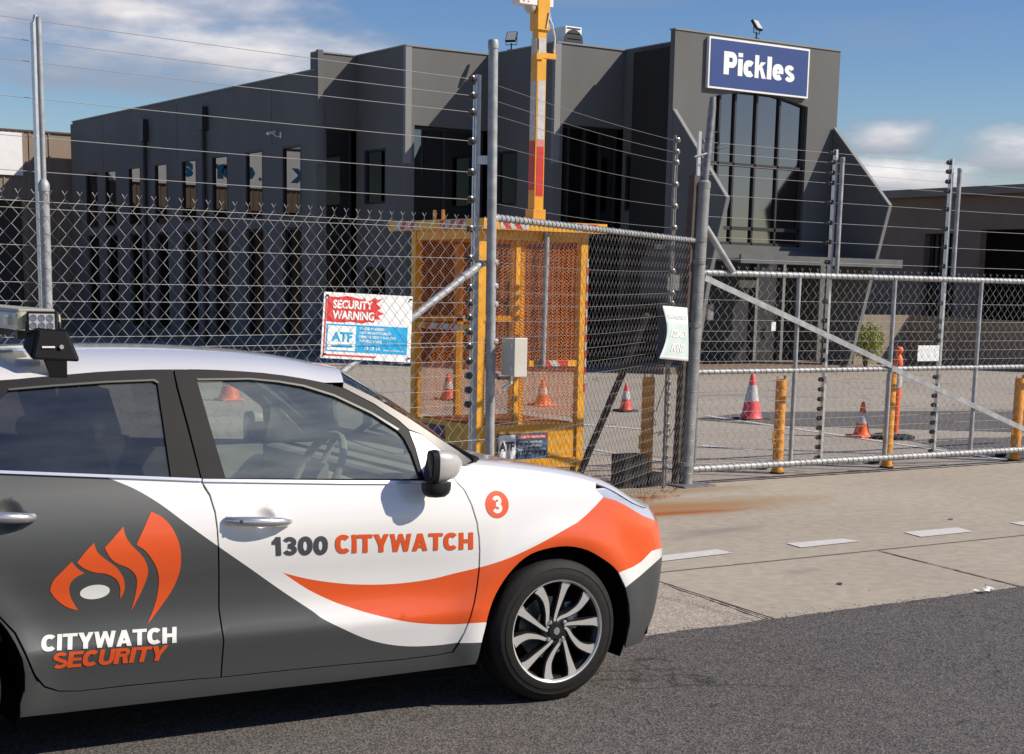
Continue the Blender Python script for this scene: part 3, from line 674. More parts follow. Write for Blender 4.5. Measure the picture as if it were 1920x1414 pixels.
b = MB(); b.box((XR+3, (ya+yb)/2, zt/2), (.2, ya-yb, zt)); W_(b, 'inner_wall', dark_in)
b = MB(); yy = e1+.1
while yy < e0: b.box((XR+.35, yy, dz/2), (.05, .12, dz)); yy += .24
W_(b, 'roller_door', rollm)
# ramp wall, low brown wall rising beside the warehouse
rw = MB(); A = onz(1600, 684); Bq = onz(1925, 697); Cq = onz(2300, 712)
h1 = at(1640, 592, at(1640, 688, A)).z
def topz(x, y, P): return at(x, y, P).z
tA = topz(1600, 590, A); tB = topz(1920, 603, Bq)
A2 = onY(1702, 640, A.y); A2.z = 0; rw.prism([(A.x, A.y, 0), (A2.x, A.y, 0), (A2.x, A.y, tA), (A.x, A.y, tA)], (0, .2, 0)); A = A2; rw.prism([(A.x, A.y+.003, 0), (Bq.x, Bq.y, 0), (Cq.x, Cq.y, 0), (Cq.x, Cq.y, tB), (Bq.x, Bq.y, tB), (A.x, A.y+.003, tA)], (.15, .25, 0))
o = rw.build('retaining_wall', mat('tan_rendered_wall', (.24, .195, .145), .85, 0, .08, 1.5)); tag(o, 'low tan retaining wall behind the round shrub, in front of the warehouse', 'wall')
b = MB(); cp = [(1700, 592), (1920, 603)]
# shrub
sp = onz(1622, 668, .0); sp = onz(1622, 690); sp = sp*.985; sp.z = 0
sh = empty('shrub', sp); tag(sh, 'round yellow-green clipped shrub at the foot of the low tan wall', 'shrub')
b = MB(); Rs = .42
for k in range(2600):
    a = random.uniform(0, 6.283); u = random.uniform(-1, 1); rr = Rs*(random.random()**.35)*(1+.18*math.sin(3*a)+.1*math.sin(7*a+4*u)); q = math.sqrt(1-u*u)
    c = Vector((rr*q*math.cos(a), rr*q*math.sin(a), .62+rr*u*.95)); d1_ = Vector((random.uniform(-1, 1), random.uniform(-1, 1), random.uniform(-1, 1))).normalized()*.035; d2_ = Vector((random.uniform(-1, 1), random.uniform(-1, 1), random.uniform(-1, 1))).normalized()*.018
    b.quad(c-d1_, c-d2_, c+d1_, c+d2_)
b.build('crown', foliage, sh)
b = MB()
for k in range(5): a = k*1.25; b.tube([(0.02*math.cos(a), .02*math.sin(a), 0), (.06*math.cos(a), .06*math.sin(a), .3), (.16*math.cos(a), .16*math.sin(a), .6)], [.025, .018, .008], 6)
b.build('trunk', woodm, sh)
# ------------------------------------------------------------------ chain-link fences and the gate
def chainlink(P, D, L, z0, z1, w=.083, h=.083, r=.0015, barbs=.05, jit=.002, sides=3):
    """woven zig-zag wires in the vertical plane through P along D"""
    b = MB(); P = Vector(P); D = Vector((D[0], D[1], 0)).normalized(); Nn = Vector((-D.y, D.x, 0)); n = int(L/(w/2)); rows = int(round((z1-z0)/(h/2)))
    hh = (z1-z0)/rows
    for i in range(n):
        pts = []; drift = 0
        for k in range(rows+1):
            s = i*w/2+(w/2 if (k+i) % 2 else 0)
            a = (s)+math.sin(i*.37+k*.05)*jit+math.sin(k*.21+i*.011)*jit*2; z = z0+k*hh+math.sin(i*.23+k*.4)*jit
            off = (.0015 if (k+i) % 2 else -.0015)
            pts.append(P+D*a+Nn*(off+math.sin(i*.05+k*.08)*.006)+Vector((0, 0, z)))
        if barbs and (rows+i) % 2 == 0 or barbs and (rows+i) % 2 == 1:
            top = pts[-1]; sgn = 1 if (rows+i) % 2 else -1
            j = top+Vector((0, 0, .018)); e = j+D*(-sgn*.014)+Vector((0, 0, .02))
            if sgn < 0 or True: pts += [j, e]
        b.tube(pts, r, sides, cap=False)
    return b
def helix(b, A, Bp, R0, r, turns, n=8, sides=3):
    A = Vector(A); Bp = Vector(Bp); d = (Bp-A); L = d.length; d.normalize(); x = d.cross(Vector((0, 0, 1))).normalized(); y = d.cross(x)
    pts = []
    for k in range(turns*n+1):
        a = 2*math.pi*k/n; pts.append(A+d*(L*k/(turns*n))+(x*math.cos(a)+y*math.sin(a))*R0)
    b.tube(pts, r, sides, cap=False)

wire_shade = mat('shaded_wire', (.17, .16, .15), .6, .2)  # darker copy of the fence wire: its shaded side put into the colour
insul = None
def put_insulator(parent, p, m):
    global insul
    if insul is None:
        b = MB(); b.lathe([(0, -.028), (.012, -.026), (.012, -.018), (.022, -.014), (.022, -.006), (.012, -.003), (.012, .003), (.022, .006), (.022, .014), (.012, .018), (.012, .026), (0, .028)], (0, 0, 0), 10, 'Y')
        o = b.build('insulator', m, parent, smooth=False); insul = o.data; o.location = p; return o
    o = bpy.data.objects.new('insulator', insul); C.objects.link(o); o.parent = parent; o.location = p; return o
ins_dk = mat('insulator_brown', (.035, .025, .02), .3, 0, coat=.3)
ins_lt = mat('insulator_clear', (.20, .17, .14), .25, 0, .3, 60, coat=.5)

G = Vector((9.09, 10.87, 0)); ZR = 2.107
L0 = onz(0, 352, ZR); L1 = onz(927, 408, ZR); L0.z = L1.z = 0
dL = (L1-L0).normalized(); nL = Vector((-dL.y, dL.x, 0))
LA = L0-dL*1.9
# ---- left fence
lf = empty('boundary_fence', LA); tag(lf, 'chain-link security fence with electric wires running behind the parked car', 'fence')
def U_(b, name, m, par=None, base=LA, root=None, **k):
    root = root or lf; o = b.build(name, m, par or root, **k)
    if par is None: o.location = -Vector(root.location)
    return o
LL = (L1-LA).length
U_(chainlink(LA, dL, LL-.05, .06, ZR-.035), 'chain_link', wirem)
P78 = onPl(82, 345, L0+nL*.035, dL)-nL*.035; zpt = P78.z; P78.z = 0
b = MB(); b.tube([P78+nL*.035, P78+nL*.035+Vector((0, 0, zpt))], .0245, 14); b.lathe([(0, .03), (.016, .02), (.0275, 0), (.0275, -.035), (.0, -.035)], P78+nL*.035+Vector((0, 0, zpt)), 14)
T78 = onPl(72, 32, L0+nL*.035, dL)-nL*.035; b.tube([P78+nL*.035+Vector((0, 0, zpt-.02)), Vector((T78.x, T78.y, T78.z))+nL*.035], .0135, 12); p_left = U_(b, 'post', galv, smooth=True)
b = MB(); q0 = onPl(72, 345, L0+nL*.10, dL); q0.z = 0; q1 = onPl(63, 42, L0+nL*.10, dL); b.bar(q0, q1, .022, .03, up=nL); drL = U_(b, 'dropper', alu)
b = MB(); tip = onPl(66, 28, L0+nL*.10, dL); b.bar(q1, tip, .008, .02, up=nL); U_(b, 'dropper_tip', alu)
PT = onPl(925, 78, L1, dL)
b = MB(); b.tube([L1, PT], .029, 16); b.lathe([(0, .012), (.028, .01), (.0325, .0), (.0325, -.04), (0, -.04)], PT, 16)
for yy in (410, 492, 536, 570, 640, 705): b.lathe([(.0295, -.015), (.0325, -.01), (.0325, .01), (.0295, .015)], at(925, yy, L1), 14)
p925 = U_(b, 'post', galv, smooth=True)
q0 = L1-dL*.075+nL*.08; q1 = at(902, 140, q0); 
b = MB(); b.bar(q0, Vector((q0.x, q0.y, q1.z)), .012, .035, up=dL); b.bar(q0+nL*.02-dL*.012, Vector((q0.x, q0.y, q1.z-.06))+nL*.02-dL*.012, .012, .012, up=dL)
b.bar(Vector((q0.x, q0.y, q1.z-.5)), Vector((L1.x, L1.y, q1.z-.5)), .02, .05); dr9 = U_(b, 'dropper', alu)
zs = [at(888, y, q0).z for y in (150, 181, 212, 266, 324, 375, 430, 485, 540, 568, 595, 622, 649, 677, 704, 731, 758)]
a0 = LA+nL*.10; a1 = q0-dL*.06
b = MB()
for k, z in enumerate(zs):
    n = 14; pts = []
    for i in range(n+1):
        t = i/n; pts.append(a0.lerp(a1, t)+Vector((0, 0, z-.012*math.sin(math.pi*t))))
    b.tube(pts, .0017, 4, cap=False)
U_(b, 'electric_wire', wirem)
insul = None
for z in zs: put_insulator(dr9, q0-dL*.05+Vector((0, 0, z)), ins_dk)
b = MB()
for z in (ZR-.055, 1.35, .75): b.tube([LA+nL*.004+Vector((0, 0, z)), L1+nL*.004+Vector((0, 0, z))], .0018, 4, cap=False)
U_(b, 'tension_wire', wirem)
brA = onPl(913, 494, L1, dL)+nL*.05; brB = onPl(640, 708, L1, dL)+nL*.05; brC = brA+(brB-brA)*((brA.z-.05)/(brA.z-brB.z))
b = MB(); b.tube([brA, brC], .0225, 12); b.tube([brA+(brC-brA)*.012, brA+(brC-brA)*.05], .0265, 12); b.tube([L1+Vector((0, 0, brA.z)), brA], .018, 8); U_(b, 'brace', galv, smooth=True)
bx = at(943, 668, L1); mb = empty('meter_box', (bx.x, bx.y-.09, at(943, 703, L1).z)); tag(mb, 'small cream plastic junction box fixed to the tall fence post', 'junction box')
bh = at(943, 634, L1).z-at(943, 703, L1).z
b = MB(); b.box((.037, .03, bh/2), (.085, .14, bh)); b.build('enclosure', cream_box, mb, bevel=.006)
b = MB(); b.box((.037, -.046, bh/2), (.095, .018, bh+.012)); ld = b.build('lid', cream_box, mb, bevel=.004)
b = MB(); b.box((-.012, -.030, bh*.8), (.008, .012, .03)); b.box((-.012, -.030, bh*.2), (.008, .012, .03)); b.build('hinge', white_board, ld)
b = MB(); b.tube([(.085, .03, bh*.42), (.14, .04, bh*.30)], .006, 6); b.tube([(.04, .05, 0), (.04, .05, -.05), (.0, .10, -.09)], .008, 6); b.build('cable', white_board, mb)
b = MB(); b.box((.02, .09, -.02), (.10, .03, .02)); b.build('bracket', galv_dk, mb)

# ---- middle fence, from the tall post to the gate post
dM = (G-L1).normalized(); nM = Vector((-dM.y, dM.x, 0)); LM = (G-L1).length
mf = empty('return_fence', L1); tag(mf, 'short chain-link fence panel between the tall post and the gate post', 'fence')
def V_(b, name, m, par=None, **k):
    return U_(b, name, m, par, root=mf, **k)
V_(chainlink(L1+dM*.03, dM, LM-.1, .05, ZR-.03, barbs=.05), 'chain_link', wire_shade)
rA = L1+Vector((0, 0, ZR)); rB = onPl(1308, 452, G, dM); b = MB(); b.tube([rA, rB], .021, 12); V_(b, 'top_rail', galv, smooth=True)
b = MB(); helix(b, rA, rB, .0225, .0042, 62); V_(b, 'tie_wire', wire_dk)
dP = G-dM*.34+nM*.10; ys_ = (509, 550, 569, 592, 614, 636, 658, 678)
zm = [at(1285, y, dP).z for y in (264, 286, 306, 347, 388, 428)]+[at(1268, y, dP).z for y in ys_]
zz = zm[-1]-.09
while zz > .1: zm.append(zz); zz -= .09
b = MB()
for z in zm:
    pts = [(L1+nM*.08+dM*.06).lerp(dP, t/10)+Vector((0, 0, z-.02*math.sin(math.pi*t/10))) for t in range(11)]
    b.tube(pts, .0013, 4, cap=False)
V_(b, 'electric_wire', mat('dull_wire', (.26, .25, .24), .6, .2))
topd = at(1297, 254, dP)
b = MB(); b.bar(dP, Vector((dP.x, dP.y, topd.z)), .02, .03, up=dM); b.tube([dP+dM*.07, dP+dM*.07+Vector((0, 0, topd.z-.1))], .008, 6); dr = V_(b, 'dropper', galv_dk)
insul = None
for z in zm: put_insulator(dr, dP-nM*.03-dM*.03+Vector((0, 0, z)), ins_lt)
b = MB()
for (sx, sz, r0) in ((1212, 815, 3),):
    pts = []
    for k in range(40):
        t = k/39; pts.append(onPl(1250-38*t+6*math.sin(t*30)*(t > .5), 712+110*t if t < .6 else 778+35*math.sin(t*22)*.5+(t-.6)*60, dP, dM))
    b.tube(pts, .004, 5)
pts = [onPl(1225+14*t+5*math.cos(t*9), 812+10*math.sin(t*9), dP, dM) for t in [i/3 for i in range(18)]]; b.tube(pts, .0035, 5)
pts = [onPl(1345-100*t, 0, dP, dM) for t in ()]
V_(b, 'loose_cable', blackp)
b = MB(); stA = at(1243, 590, G-dM*.2)+nM*.14; stB = onz(1105, 893)+nM*.1; b.bar(stA, stB, .045, .045); V_(b, 'stay_bar', mat('rusty_dark_steel', (.045, .038, .035), .7, .3, .3, 20))
for (x0, y0, x1, y1, nm_) in ((1230, 458, 1247, 468, 'tag_plate'), (1253, 515, 1291, 545, 'control_plate')):
    A = onPl(x0, y0, dP, dM); Bq = onPl(x1, y1, dP, dM); b = MB(); c = (A+Bq)/2; 
    b.prism([Vector((A.x, A.y, A.z)), Vector((Bq.x, Bq.y, A.z)), Vector((Bq.x, Bq.y, Bq.z)), Vector((A.x, A.y, Bq.z))], nM*.01); V_(b, nm_, galv_dk)
# bent notice on the panel
sg = empty('assembly_point_sign', onPl(1255, 675, G, dM)-nM*.05); tag(sg, 'warped pale green and white assembly point notice beside the thick gate post', 'sign')
so_ = Vector(sg.location)
def sgp(u, v, off=0):      # u 0..1 left-right, v 0..1 bottom-top
    xl = 1225+(1232-1225)*v+7*math.sin(math.pi*min(1, max(0, v*1.05))); xr = 1280-2*v+1.2*math.sin(math.pi*v)
    yl = 672-99*v; yr = 677-100*v
    p = onPl(xl+(xr-xl)*u, yl+(yr-yl)*u, G, dM)-nM*(.05+off+.02*(1-u)*math.sin(math.pi*v)); return p-so_
b = MB(); n1, n2 = 8, 16
for j_ in range(n2+1):
    for i_ in range(n1+1): b.v.append(tuple(sgp(i_/n1, j_/n2)))
for j_ in range(n2):
    for i_ in range(n1): a = j_*(n1+1)+i_; b.f.append((a, a+1, a+n1+2, a+n1+1)); b.m.append(1 if j_ > 10 or j_ == 0 else 0)
skirt(b, .004, [-nM]*len(b.v))
o = b.build('board', [mat('mint_board', (.52, .62, .60), .6, 0, .06, 6), white_board], sg); o.data.shade_smooth()
def sgtext(s, u0, u1, v0, v1, m):
    V, Fc = font_tris(s, 1, .03); x0 = min(v[0] for v in V); x1 = max(v[0] for v in V); y0 = min(v[1] for v in V); y1 = max(v[1] for v in V)
    b = MB(); b.add([sgp(u0+(u1-u0)*(v[0]-x0)/(x1-x0), v0+(v1-v0)*(v[1]-y0)/(y1-y0), .004) for v in V], Fc); b.build('lettering', m, sg)
sgtext('EMERGENCY', .10, .93, .76, .85, mat('faded_print', (.62, .68, .68), .6)); sgtext('ASSEMBLY', .16, .90, .42, .56, white_p); sgtext('POINT', .30, .80, .15, .31, white_p)

# ---- gate post
gp = empty('gate_post', G); tag(gp, 'thick round galvanised gate post standing at the end of the sliding gate', 'post')
gt = onY(1319, 342, G.y)-G
b = MB(); b.tube([(0, 0, 0), gt*.5, gt], .060, 24); b.lathe([(0, .02), (.05, .015), (.063, 0), (.063, -.05)], gt, 24)
b.build('pipe', mat('old_gate_post_steel', (.24, .245, .24), .55, .2, .3, 9, .2, 60), gp, smooth=True)
for yy in (450, 492, 610, 870):
    b = MB(); q = onY(1319-(yy-342)*.069, yy, G.y)-G; b.lathe([(.0605, -.02), (.066, -.018), (.066, .018), (.0605, .02)], q, 24); b.build('clamp_band', galv_dk, gp, smooth=True)
for k in range(14): b = MB(); q = gt*(.04+k*.055); b.lathe([(.0602, -.003), (.0625, 0), (.0602, .003)], q, 20); b.build('tie_band', galv_dk, gp, smooth=True)
tp = onY(1337, 182, G.y)-G
b = MB(); off_ = Vector((-.075, .03, 0)); b.bar(off_+Vector((0, 0, .016)), off_+gt*1.02, .06, .075, up=(0, 1, 0)); b.build('backing_channel', mat('brown_channel_steel', (.075, .058, .048), .7, .2, .3, 12), gp)
b = MB(); b.tube([gt*.93, tp*.97, tp], [.034, .034, .026], 12); q = onY(1326, 290, G.y)-G; b.tube([q+Vector((-.14, 0, -.03)), q+Vector((.03, -.02, .02))], .012, 6); b.build('pole_extension', galv_dk, gp, smooth=True)
b = MB(); q = onY(1337, 250, G.y)-G; b.tube([q, q+Vector((.06, 0, .02)), q+Vector((.07, 0, -.08)), q+Vector((.03, 0, -.12)), q+Vector((.10, 0, -.12)), q+Vector((.16, 0, -.10))], .006, 6); b.build('cable', blackp, gp)
b = MB(); b.box((.0, -.05, .008), (.36, .30, .014)); b.build('base_plate', galv_dk, gp)
b = MB(); a = onY(1323, 425, G.y)-G; c = onY(1374, 509, G.y)-G; b.tube([a, c], .028, 12); b.build('strut', galv, gp, smooth=True)

# ---- sliding gate
YG = 10.9
gate = empty('sliding_gate', (9.2, YG, 0)); tag(gate, 'galvanised chain-link sliding gate with cross bracing and electric wires', 'gate')
gl = Vector(gate.location)
def gY(x, y, dy=0): return onY(x, y, YG+dy)-gl
def gz(x, y): return gY(x, y).z
X0 = gY(1304, 697).x; XE = 7.6
zb_, zm_, zt_ = .130, .985, 1.842
def rail(z, r, name, x0=X0, x1=XE):
    b = MB(); b.tube([(x0, 0, z), (x1, 0, z)], r, 14); o = b.build(name, galv, gate, smooth=True)
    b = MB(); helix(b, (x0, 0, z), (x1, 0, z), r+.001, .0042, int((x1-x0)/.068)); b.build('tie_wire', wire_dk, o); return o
rail(zt_, .0265, 'top_rail'); rail(zm_, .0225, 'mid_rail'); rail(zb_, .030, 'bottom_rail')
for xt, xb in ((1497, 1484), (1679, 1658), (1840, 1819), (2000, 1975), (2140, 2110)):
    b = MB(); a = gY((xt+xb)/2, 690); b.tube([(a.x, 0, zb_+.02), (a.x, 0, zt_-.02)], .021, 12); b.build('stile', galv, gate, smooth=True)
b = MB(); b.tube([(X0+.02, 0, zb_), (X0+.02, 0, zt_)], .021, 12); b.box((X0-.01, 0, zb_+.01), (.02, .06, .12)); b.build('stile', galv_dk, gate, smooth=True)
for a, c in (((1322, 521), (1672, 686)), ((1672, 690), (1936, 812)), ((1936, 700), (2300, 840))):
    b = MB(); p = gY(*a, -.03); q = gY(*c, -.03); b.bar(p, q, .012, .05, up=(0, 0, 1)); b.build('brace', galv, gate)
b = chainlink((X0, .024, 0), (1, 0, 0), XE-X0, zb_+.03, zt_+.025, w=.095, h=.10, r=.0016); b.build('chain_link', wirem, gate)
zw = [onY(1345, y, 11.03).z for y in (268, 287, 308, 328, 366, 407, 445, 485)]+[onY(1320, y, 11.03).z for y in (562, 600, 621, 640, 659, 678, 716, 735.5, 755, 774, 792.5, 811, 830, 849, 870)]
b = MB(); ew = MB()
for z in zw: ew.tube([(X0+.05, .13, z), ((X0+XE)/2, .13, z-.006), (XE, .13, z)], .0016, 4, cap=False)
ew.build('electric_wire', wirem, gate)
b.bar((X0+.01, .10, .1), (gY(1333, 262).x*.0+X0+.03, .10, zw[0]+.08), .02, .03); d0_ = b.build('dropper', alu, gate)
insul = None
ins_lt2 = mat('insulator_grey', (.20, .18, .16), .3, 0, .3, 60, coat=.4)
for z in zw: put_insulator(d0_, Vector((X0+.10, .12, z)), ins_lt2); C.objects[-1].rotation_euler = (0, 0, R(80))
first = None
for (xd, yt, xp, ypt) in ((1560, 280, 1573, 296), (1776, 297, 1792, 316), (1990, 312, 2010, 330)):
    xa = gY(xd-4, 500, .1).x; zt2 = onY(xd, yt, YG+.1).z; xb = gY(xp-4, 500, .05).x; zp = onY(xp, ypt, YG+.05).z
    b = MB(); b.bar((xa, .10, .10), (xa, .10, zt2), .024, .04, up=(0, 1, 0)); b.bar((xa+.012, .085, .12), (xa+.012, .085, zt2-.05), .008, .008, up=(0, 1, 0)); dd = b.build('dropper', alu, gate)
    b = MB(); b.tube([(xb, .05, zt_-.02), (xb, .05, zp)], .022, 12); b.lathe([(0, .008), (.018, .008), (.025, 0), (.025, -.03)], (xb, .05, zp), 12); b.build('post_extension', galv, gate, smooth=True)
    if first is None: insul = None
    first = 1
    for z in zw: put_insulator(dd, Vector((xa-.03, .11, z)), ins_dk); C.objects[-1].rotation_euler = (0, 0, R(90))
b = MB(); q = gY(1326, 585, .1); b.box((q.x+.03, .10, q.z), (.07, .02, .13)); b.build('insulator_plate', galv_dk, gate)
A = gY(1723, 648, .05); Bq = gY(1761, 677, .05); gs = empty('gate_notice', (A.x+gl.x, YG+.06, Bq.z)); tag(gs, 'small white notice with six symbols hanging on the gate mesh', 'sign')
w_, h_ = Bq.x-A.x, A.z-Bq.z; b = MB(); b.box((w_/2, 0, h_/2), (w_, .006, h_)); b.build('board', white_board, gs)
b = MB()
for i in range(3):
    for k in range(2): b.lathe([(.013, 0), (.015, 0), (.015, .0015), (.013, .0015)], (w_*(.2+.3*i), -.0035, h_*(.3+.4*k)), 14, 'Y'); b.f = [f for f in b.f if len(f) == 4]; b.m = [0]*len(b.f)
b.build('symbol', galv_dk, gs)

# ---- security warning board behind the left mesh
def bd(x, y): return onPl(x, y, L0+nL*.018, dL)
TL, TR, BR, BL = bd(608, 547), bd(774, 556), bd(769, 680), bd(601, 671)
sw = empty('warning_board', BL); tag(sw, 'white, red and blue security warning board hung on the fence mesh', 'sign')
ux = (BR-BL); uy = (TL-BL); ux2 = (TR-TL)
def bp(u, v, off=0): return ux*u*(1-v)+ (uy+ux2*u)*v + BL*0 + (Vector((0, 0, 0)) if not off else -nL*off) - (Vector((0,0,0)))
def bp(u, v, off=0):
    lo = ux*u; hi = uy+ux2*u; return lo.lerp(hi, v)-nL*off
b = MB(); b.prism([bp(0, 0), bp(1, 0), bp(1, 1), bp(0, 1)], nL*.003); b.build('board', white_board, sw)
def bpoly(name, polys, m, off): 
    return flat_region(name, polys, m, lambda u, v: bp(u, v, off), sw)
random.seed(3)
rag = [(.04, .56), (.04, .94), (.15, .93), (.25, .955), (.36, .93), (.42, .91), (.45, .94), (.47, .89), (.52, .91), (.56, .95), (.60, .92), (.66, .955), (.62, .90), (.58, .86), (.64, .80), (.60, .76), (.67, .71), (.61, .68), (.64, .62), (.58, .63), (.56, .57), (.50, .585), (.44, .55), (.3, .57), (.2, .55)]
bpoly('red_panel', [rag], red_p, .0012)
bpoly('blue_panel', [rect(.045, .11, .955, .525)], cyan_p, .0012)
bpoly('red_line', [rect(.02, .04, .60, .065), rect(.02, .065, .035, .9)], red_p, .0012)
bpoly('white_panel', [rect(.06, .13, .365, .50)], white_p, .0018)
def btext(s, u0, u1, v0, v1, m, off=.0026, bold=.03):
    V, Fc = font_tris(s, 1, bold); x0 = min(v[0] for v in V); x1 = max(v[0] for v in V); y0 = min(v[1] for v in V); y1 = max(v[1] for v in V)
    b = MB(); b.add([bp(u0+(u1-u0)*(v[0]-x0)/(x1-x0), v0+(v1-v0)*(v[1]-y0)/(y1-y0), off) for v in V], Fc); return b.build('lettering', m, sw)
btext('SECURITY', .10, .54, .76, .89, white_p, bold=.035); btext('WARNING', .10, .56, .60, .73, white_p, bold=.035)
btext('ATF', .10, .33, .26, .41, cyan_p, .0028, .05); bpoly('blue_line', [rect(.10, .175, .33, .215)], cyan_p, .0028)
for k, s in enumerate(('THESE PREMISES', 'ARE MONITORED', 'REMOTE VIDEO & AUDIO', 'SURVEILLANCE')): btext(s, .40, (.70, .76, .82, .66)[k], .455-.062*k, .495-.062*k, white_p, .0026, .02)
btext('13 17 16', .47, .64, .15, .20, white_p, .0026, .03); btext('www.atf.com.au', .68, .92, .15, .185, white_p, .0026, .0)
b = MB()
for u, v in ((.03, .95), (.97, .95), (.97, .06), (.03, .06)): p = bp(u, v, .002); b.tube([p, p-nL*.012], .006, 8)
b.build('fixing', blackp, sw)

# ------------------------------------------------------------------ surveillance cage
CX0, CX1, CY0, CY1 = 7.70, 8.80, 12.10, 13.20
cage = empty('surveillance_cage', (CX0, CY0, 0)); tag(cage, 'yellow steel mesh cage on a skid carrying a tall striped camera mast', 'security cage')
w_, d_ = CX1-CX0, CY1-CY0; zt = at(893, 430, (CX0, CY0)).z
def K_(b, name, m, par=None, **k): return b.build(name, m, par or cage, **k)
ps = .075
for (x, y) in ((0, 0), (w_, 0), (0, d_), (w_, d_)):
    b = MB(); b.box((x, y, zt/2), (ps, ps, zt)); K_(b, 'post', yellow)
for (a, c) in (((0, 0), (w_, 0)), ((0, 0), (0, d_)), ((w_, 0), (w_, d_)), ((0, d_), (w_, d_))):
    for z, h_ in ((zt-.03, .10), (.10, .09)):
        b = MB(); p = Vector((*a, z)); q = Vector((*c, z)); dd = (q-p).normalized(); b.bar(p+dd*.038, q-dd*.038, .06, h_); K_(b, 'rail', yellow)
zrr = at(1050, 681, (CX0+.9, CY0)).z
b = MB(); b.box((w_*.72, 0, zrr), (w_*.56-.07, .05, .055)); K_(b, 'rail', yellow)
b = MB(); b.box((0, d_/2, at(820, 612, (CX0, CY0+.5)).z), (.05, d_-.08, .055)); K_(b, 'rail', yellow)
b = MB(); b.box((w_/2, d_, 1.38), (w_-.08, .05, .055)); K_(b, 'rail', yellow)
for x in (.40, .47): b = MB(); b.box((x, .02 if x < .45 else .05, zt/2+.2), (.045, .045, zt-.5)); K_(b, 'door_stile', yellow)
b = MB(); b.box((w_*.42, d_, zt/2), (.07, .05, zt-.2)); K_(b, 'post', yellow)
def exp_mesh(P, D, L, z0, z1, m): 
    b = chainlink(P, D, L, z0, z1, w=.054, h=.030, r=.0033, barbs=0, jit=.0, sides=3); K_(b, 'mesh_panel', m)
exp_mesh((.04, .0, 0), (1, 0, 0), w_-.08, .50, zt-.08, yellow_m); exp_mesh((0.0, .04, 0), (0, 1, 0), d_-.08, .50, zt-.08, yellow_m)
exp_mesh((.04, d_, 0), (1, 0, 0), w_-.08, .50, zt-.08, yellow_m); exp_mesh((w_, .04, 0), (0, 1, 0), d_-.08, .50, zt-.08, yellow_m)
# roof tray overhanging the cage
b = MB(); b.box((w_/2, d_/2, zt+.04), (w_+.16, d_+.22, .03)); K_(b, 'roof_plate', yellow)
b = MB(); b.box((w_/2+.03, -.10, zt+.045), (w_+.30, .05, .085)); b.box((-.12, d_/2, zt+.045), (.05, d_+.55, .085)); b.box((w_+.10, d_/2, zt+.03), (.05, d_+.1, .06)); K_(b, 'roof_edge', yellow)
def tape(face, a0, a1, z0, z1, n, off):
    b = MB(); L_ = (a1-a0); 
    for k in range(n):
        u0 = a0+L_*k/n; u1 = a0+L_*(k+1)/n; b.mi = k % 2; sl_ = (z1-z0)*.8
        pts = [(u0, z0), (u1, z0), (u1-sl_ if k < n-1 else u1, z1), (u0-sl_ if k > 0 else u0, z1)]
        b.add([(u, off, z) if face == 'Y' else (off, u, z) for u, z in pts], [(0, 1, 2, 3)])
    K_(b, 'reflective_tape', [refl_white, refl_red])
tape('Y', .12, .42, zt+.012, zt+.08, 5, -.1275); tape('Y', .95, 1.17, zt+.012, zt+.08, 4, -.1275)
tape('X', .02, .45, zt+.012, zt+.08, 6, -.1475); tape('X', .85, 1.25, zt+.012, zt+.08, 5, -.1475)
tape('Y', .60, .95, zrr-.025, zrr+.025, 4, -.0275); tape('X', .3, .9, at(820, 612, (CX0, CY0+.5)).z-.022, at(820, 612, (CX0, CY0+.5)).z+.022, 6, -.0275)
b = MB(); b.tube([(-.085, -.05, .35), (-.085, -.05, zt-.12)], .018, 10); K_(b, 'guard_pole', yellow, smooth=True)
b = MB()
for k in range(16): b.mi = k % 2; b.tube([(-.085, -.05, .75+k*.075), (-.085, -.05, .75+(k+1)*.075)], .0195, 10, cap=False)
K_(b, 'reflective_tape', [refl_red, refl_white], smooth=True)
b = MB()
for k in range(16): b.mi = k % 2; b.box((w_+.035, -.0395, .75+k*.075+.0375), (.018, .004, .0749))
K_(b, 'reflective_tape', [refl_red, refl_white])
# skid box with panels and placard
b = MB(); b.box((w_/2, -.0, .28), (w_-.08, .03, .36)); b.box((0, d_/2, .28), (.03, d_-.08, .36)); K_(b, 'lower_panel', yellow)
b = MB(); b.box((w_/2, d_/2, .46), (w_-.1, d_-.1, .012)); K_(b, 'deck', mat('dusty_ochre_deck', (.28, .11, .03), .8, 0, .3, 20, .5, 60))
b = MB(); b.tube([(w_-.02, .03, .05), (w_-.02, .03, 0)], .03, 8); b.tube([(.02, .03, .05), (.02, .03, 0)], .03, 8); K_(b, 'foot', blackp)
q0 = at(945, 862, (CX0, CY0)); 
pl = empty('cage_placard', (0, 0, 0)); pl.parent = cage; pl.name = 'placard'
xa = onY(932, 840, CY0-.02).x-CX0; xb = onY(1026, 840, CY0-.02).x-CX0; za = onY(985, 862, CY0-.02).z; zc = onY(985, 812, CY0-.02).z
b = MB(); b.box(((xa+xb)/2, -.022, (za+zc)/2), (xb-xa, .008, zc-za)); 
bpy.data.objects.remove(pl); pl = K_(b, 'placard', mat('placard_blue', (.03, .10, .18), .5, 0, .1, 9))
b = MB(); xw = xa+(xb-xa)*.36; b.box(((xa+xw)/2+.004, -.0275, (za+zc)/2), (xw-xa-.01, .002, (zc-za)*.9)); b.build('white_panel', white_p, pl)
b = MB(); b.box(((xw+xb)/2, -.0275, zc-(zc-za)*.14), (xb-xw-.02, .002, (zc-za)*.16)); b.build('red_panel', refl_red, pl)
font_obj('lettering', 'ATF', blackp, (xa+.02, -.0295, za+(zc-za)*.35), (1, 0, 0), (0, 0, 1), (xw-xa)*.8, (zc-za)*.35, pl, .05)
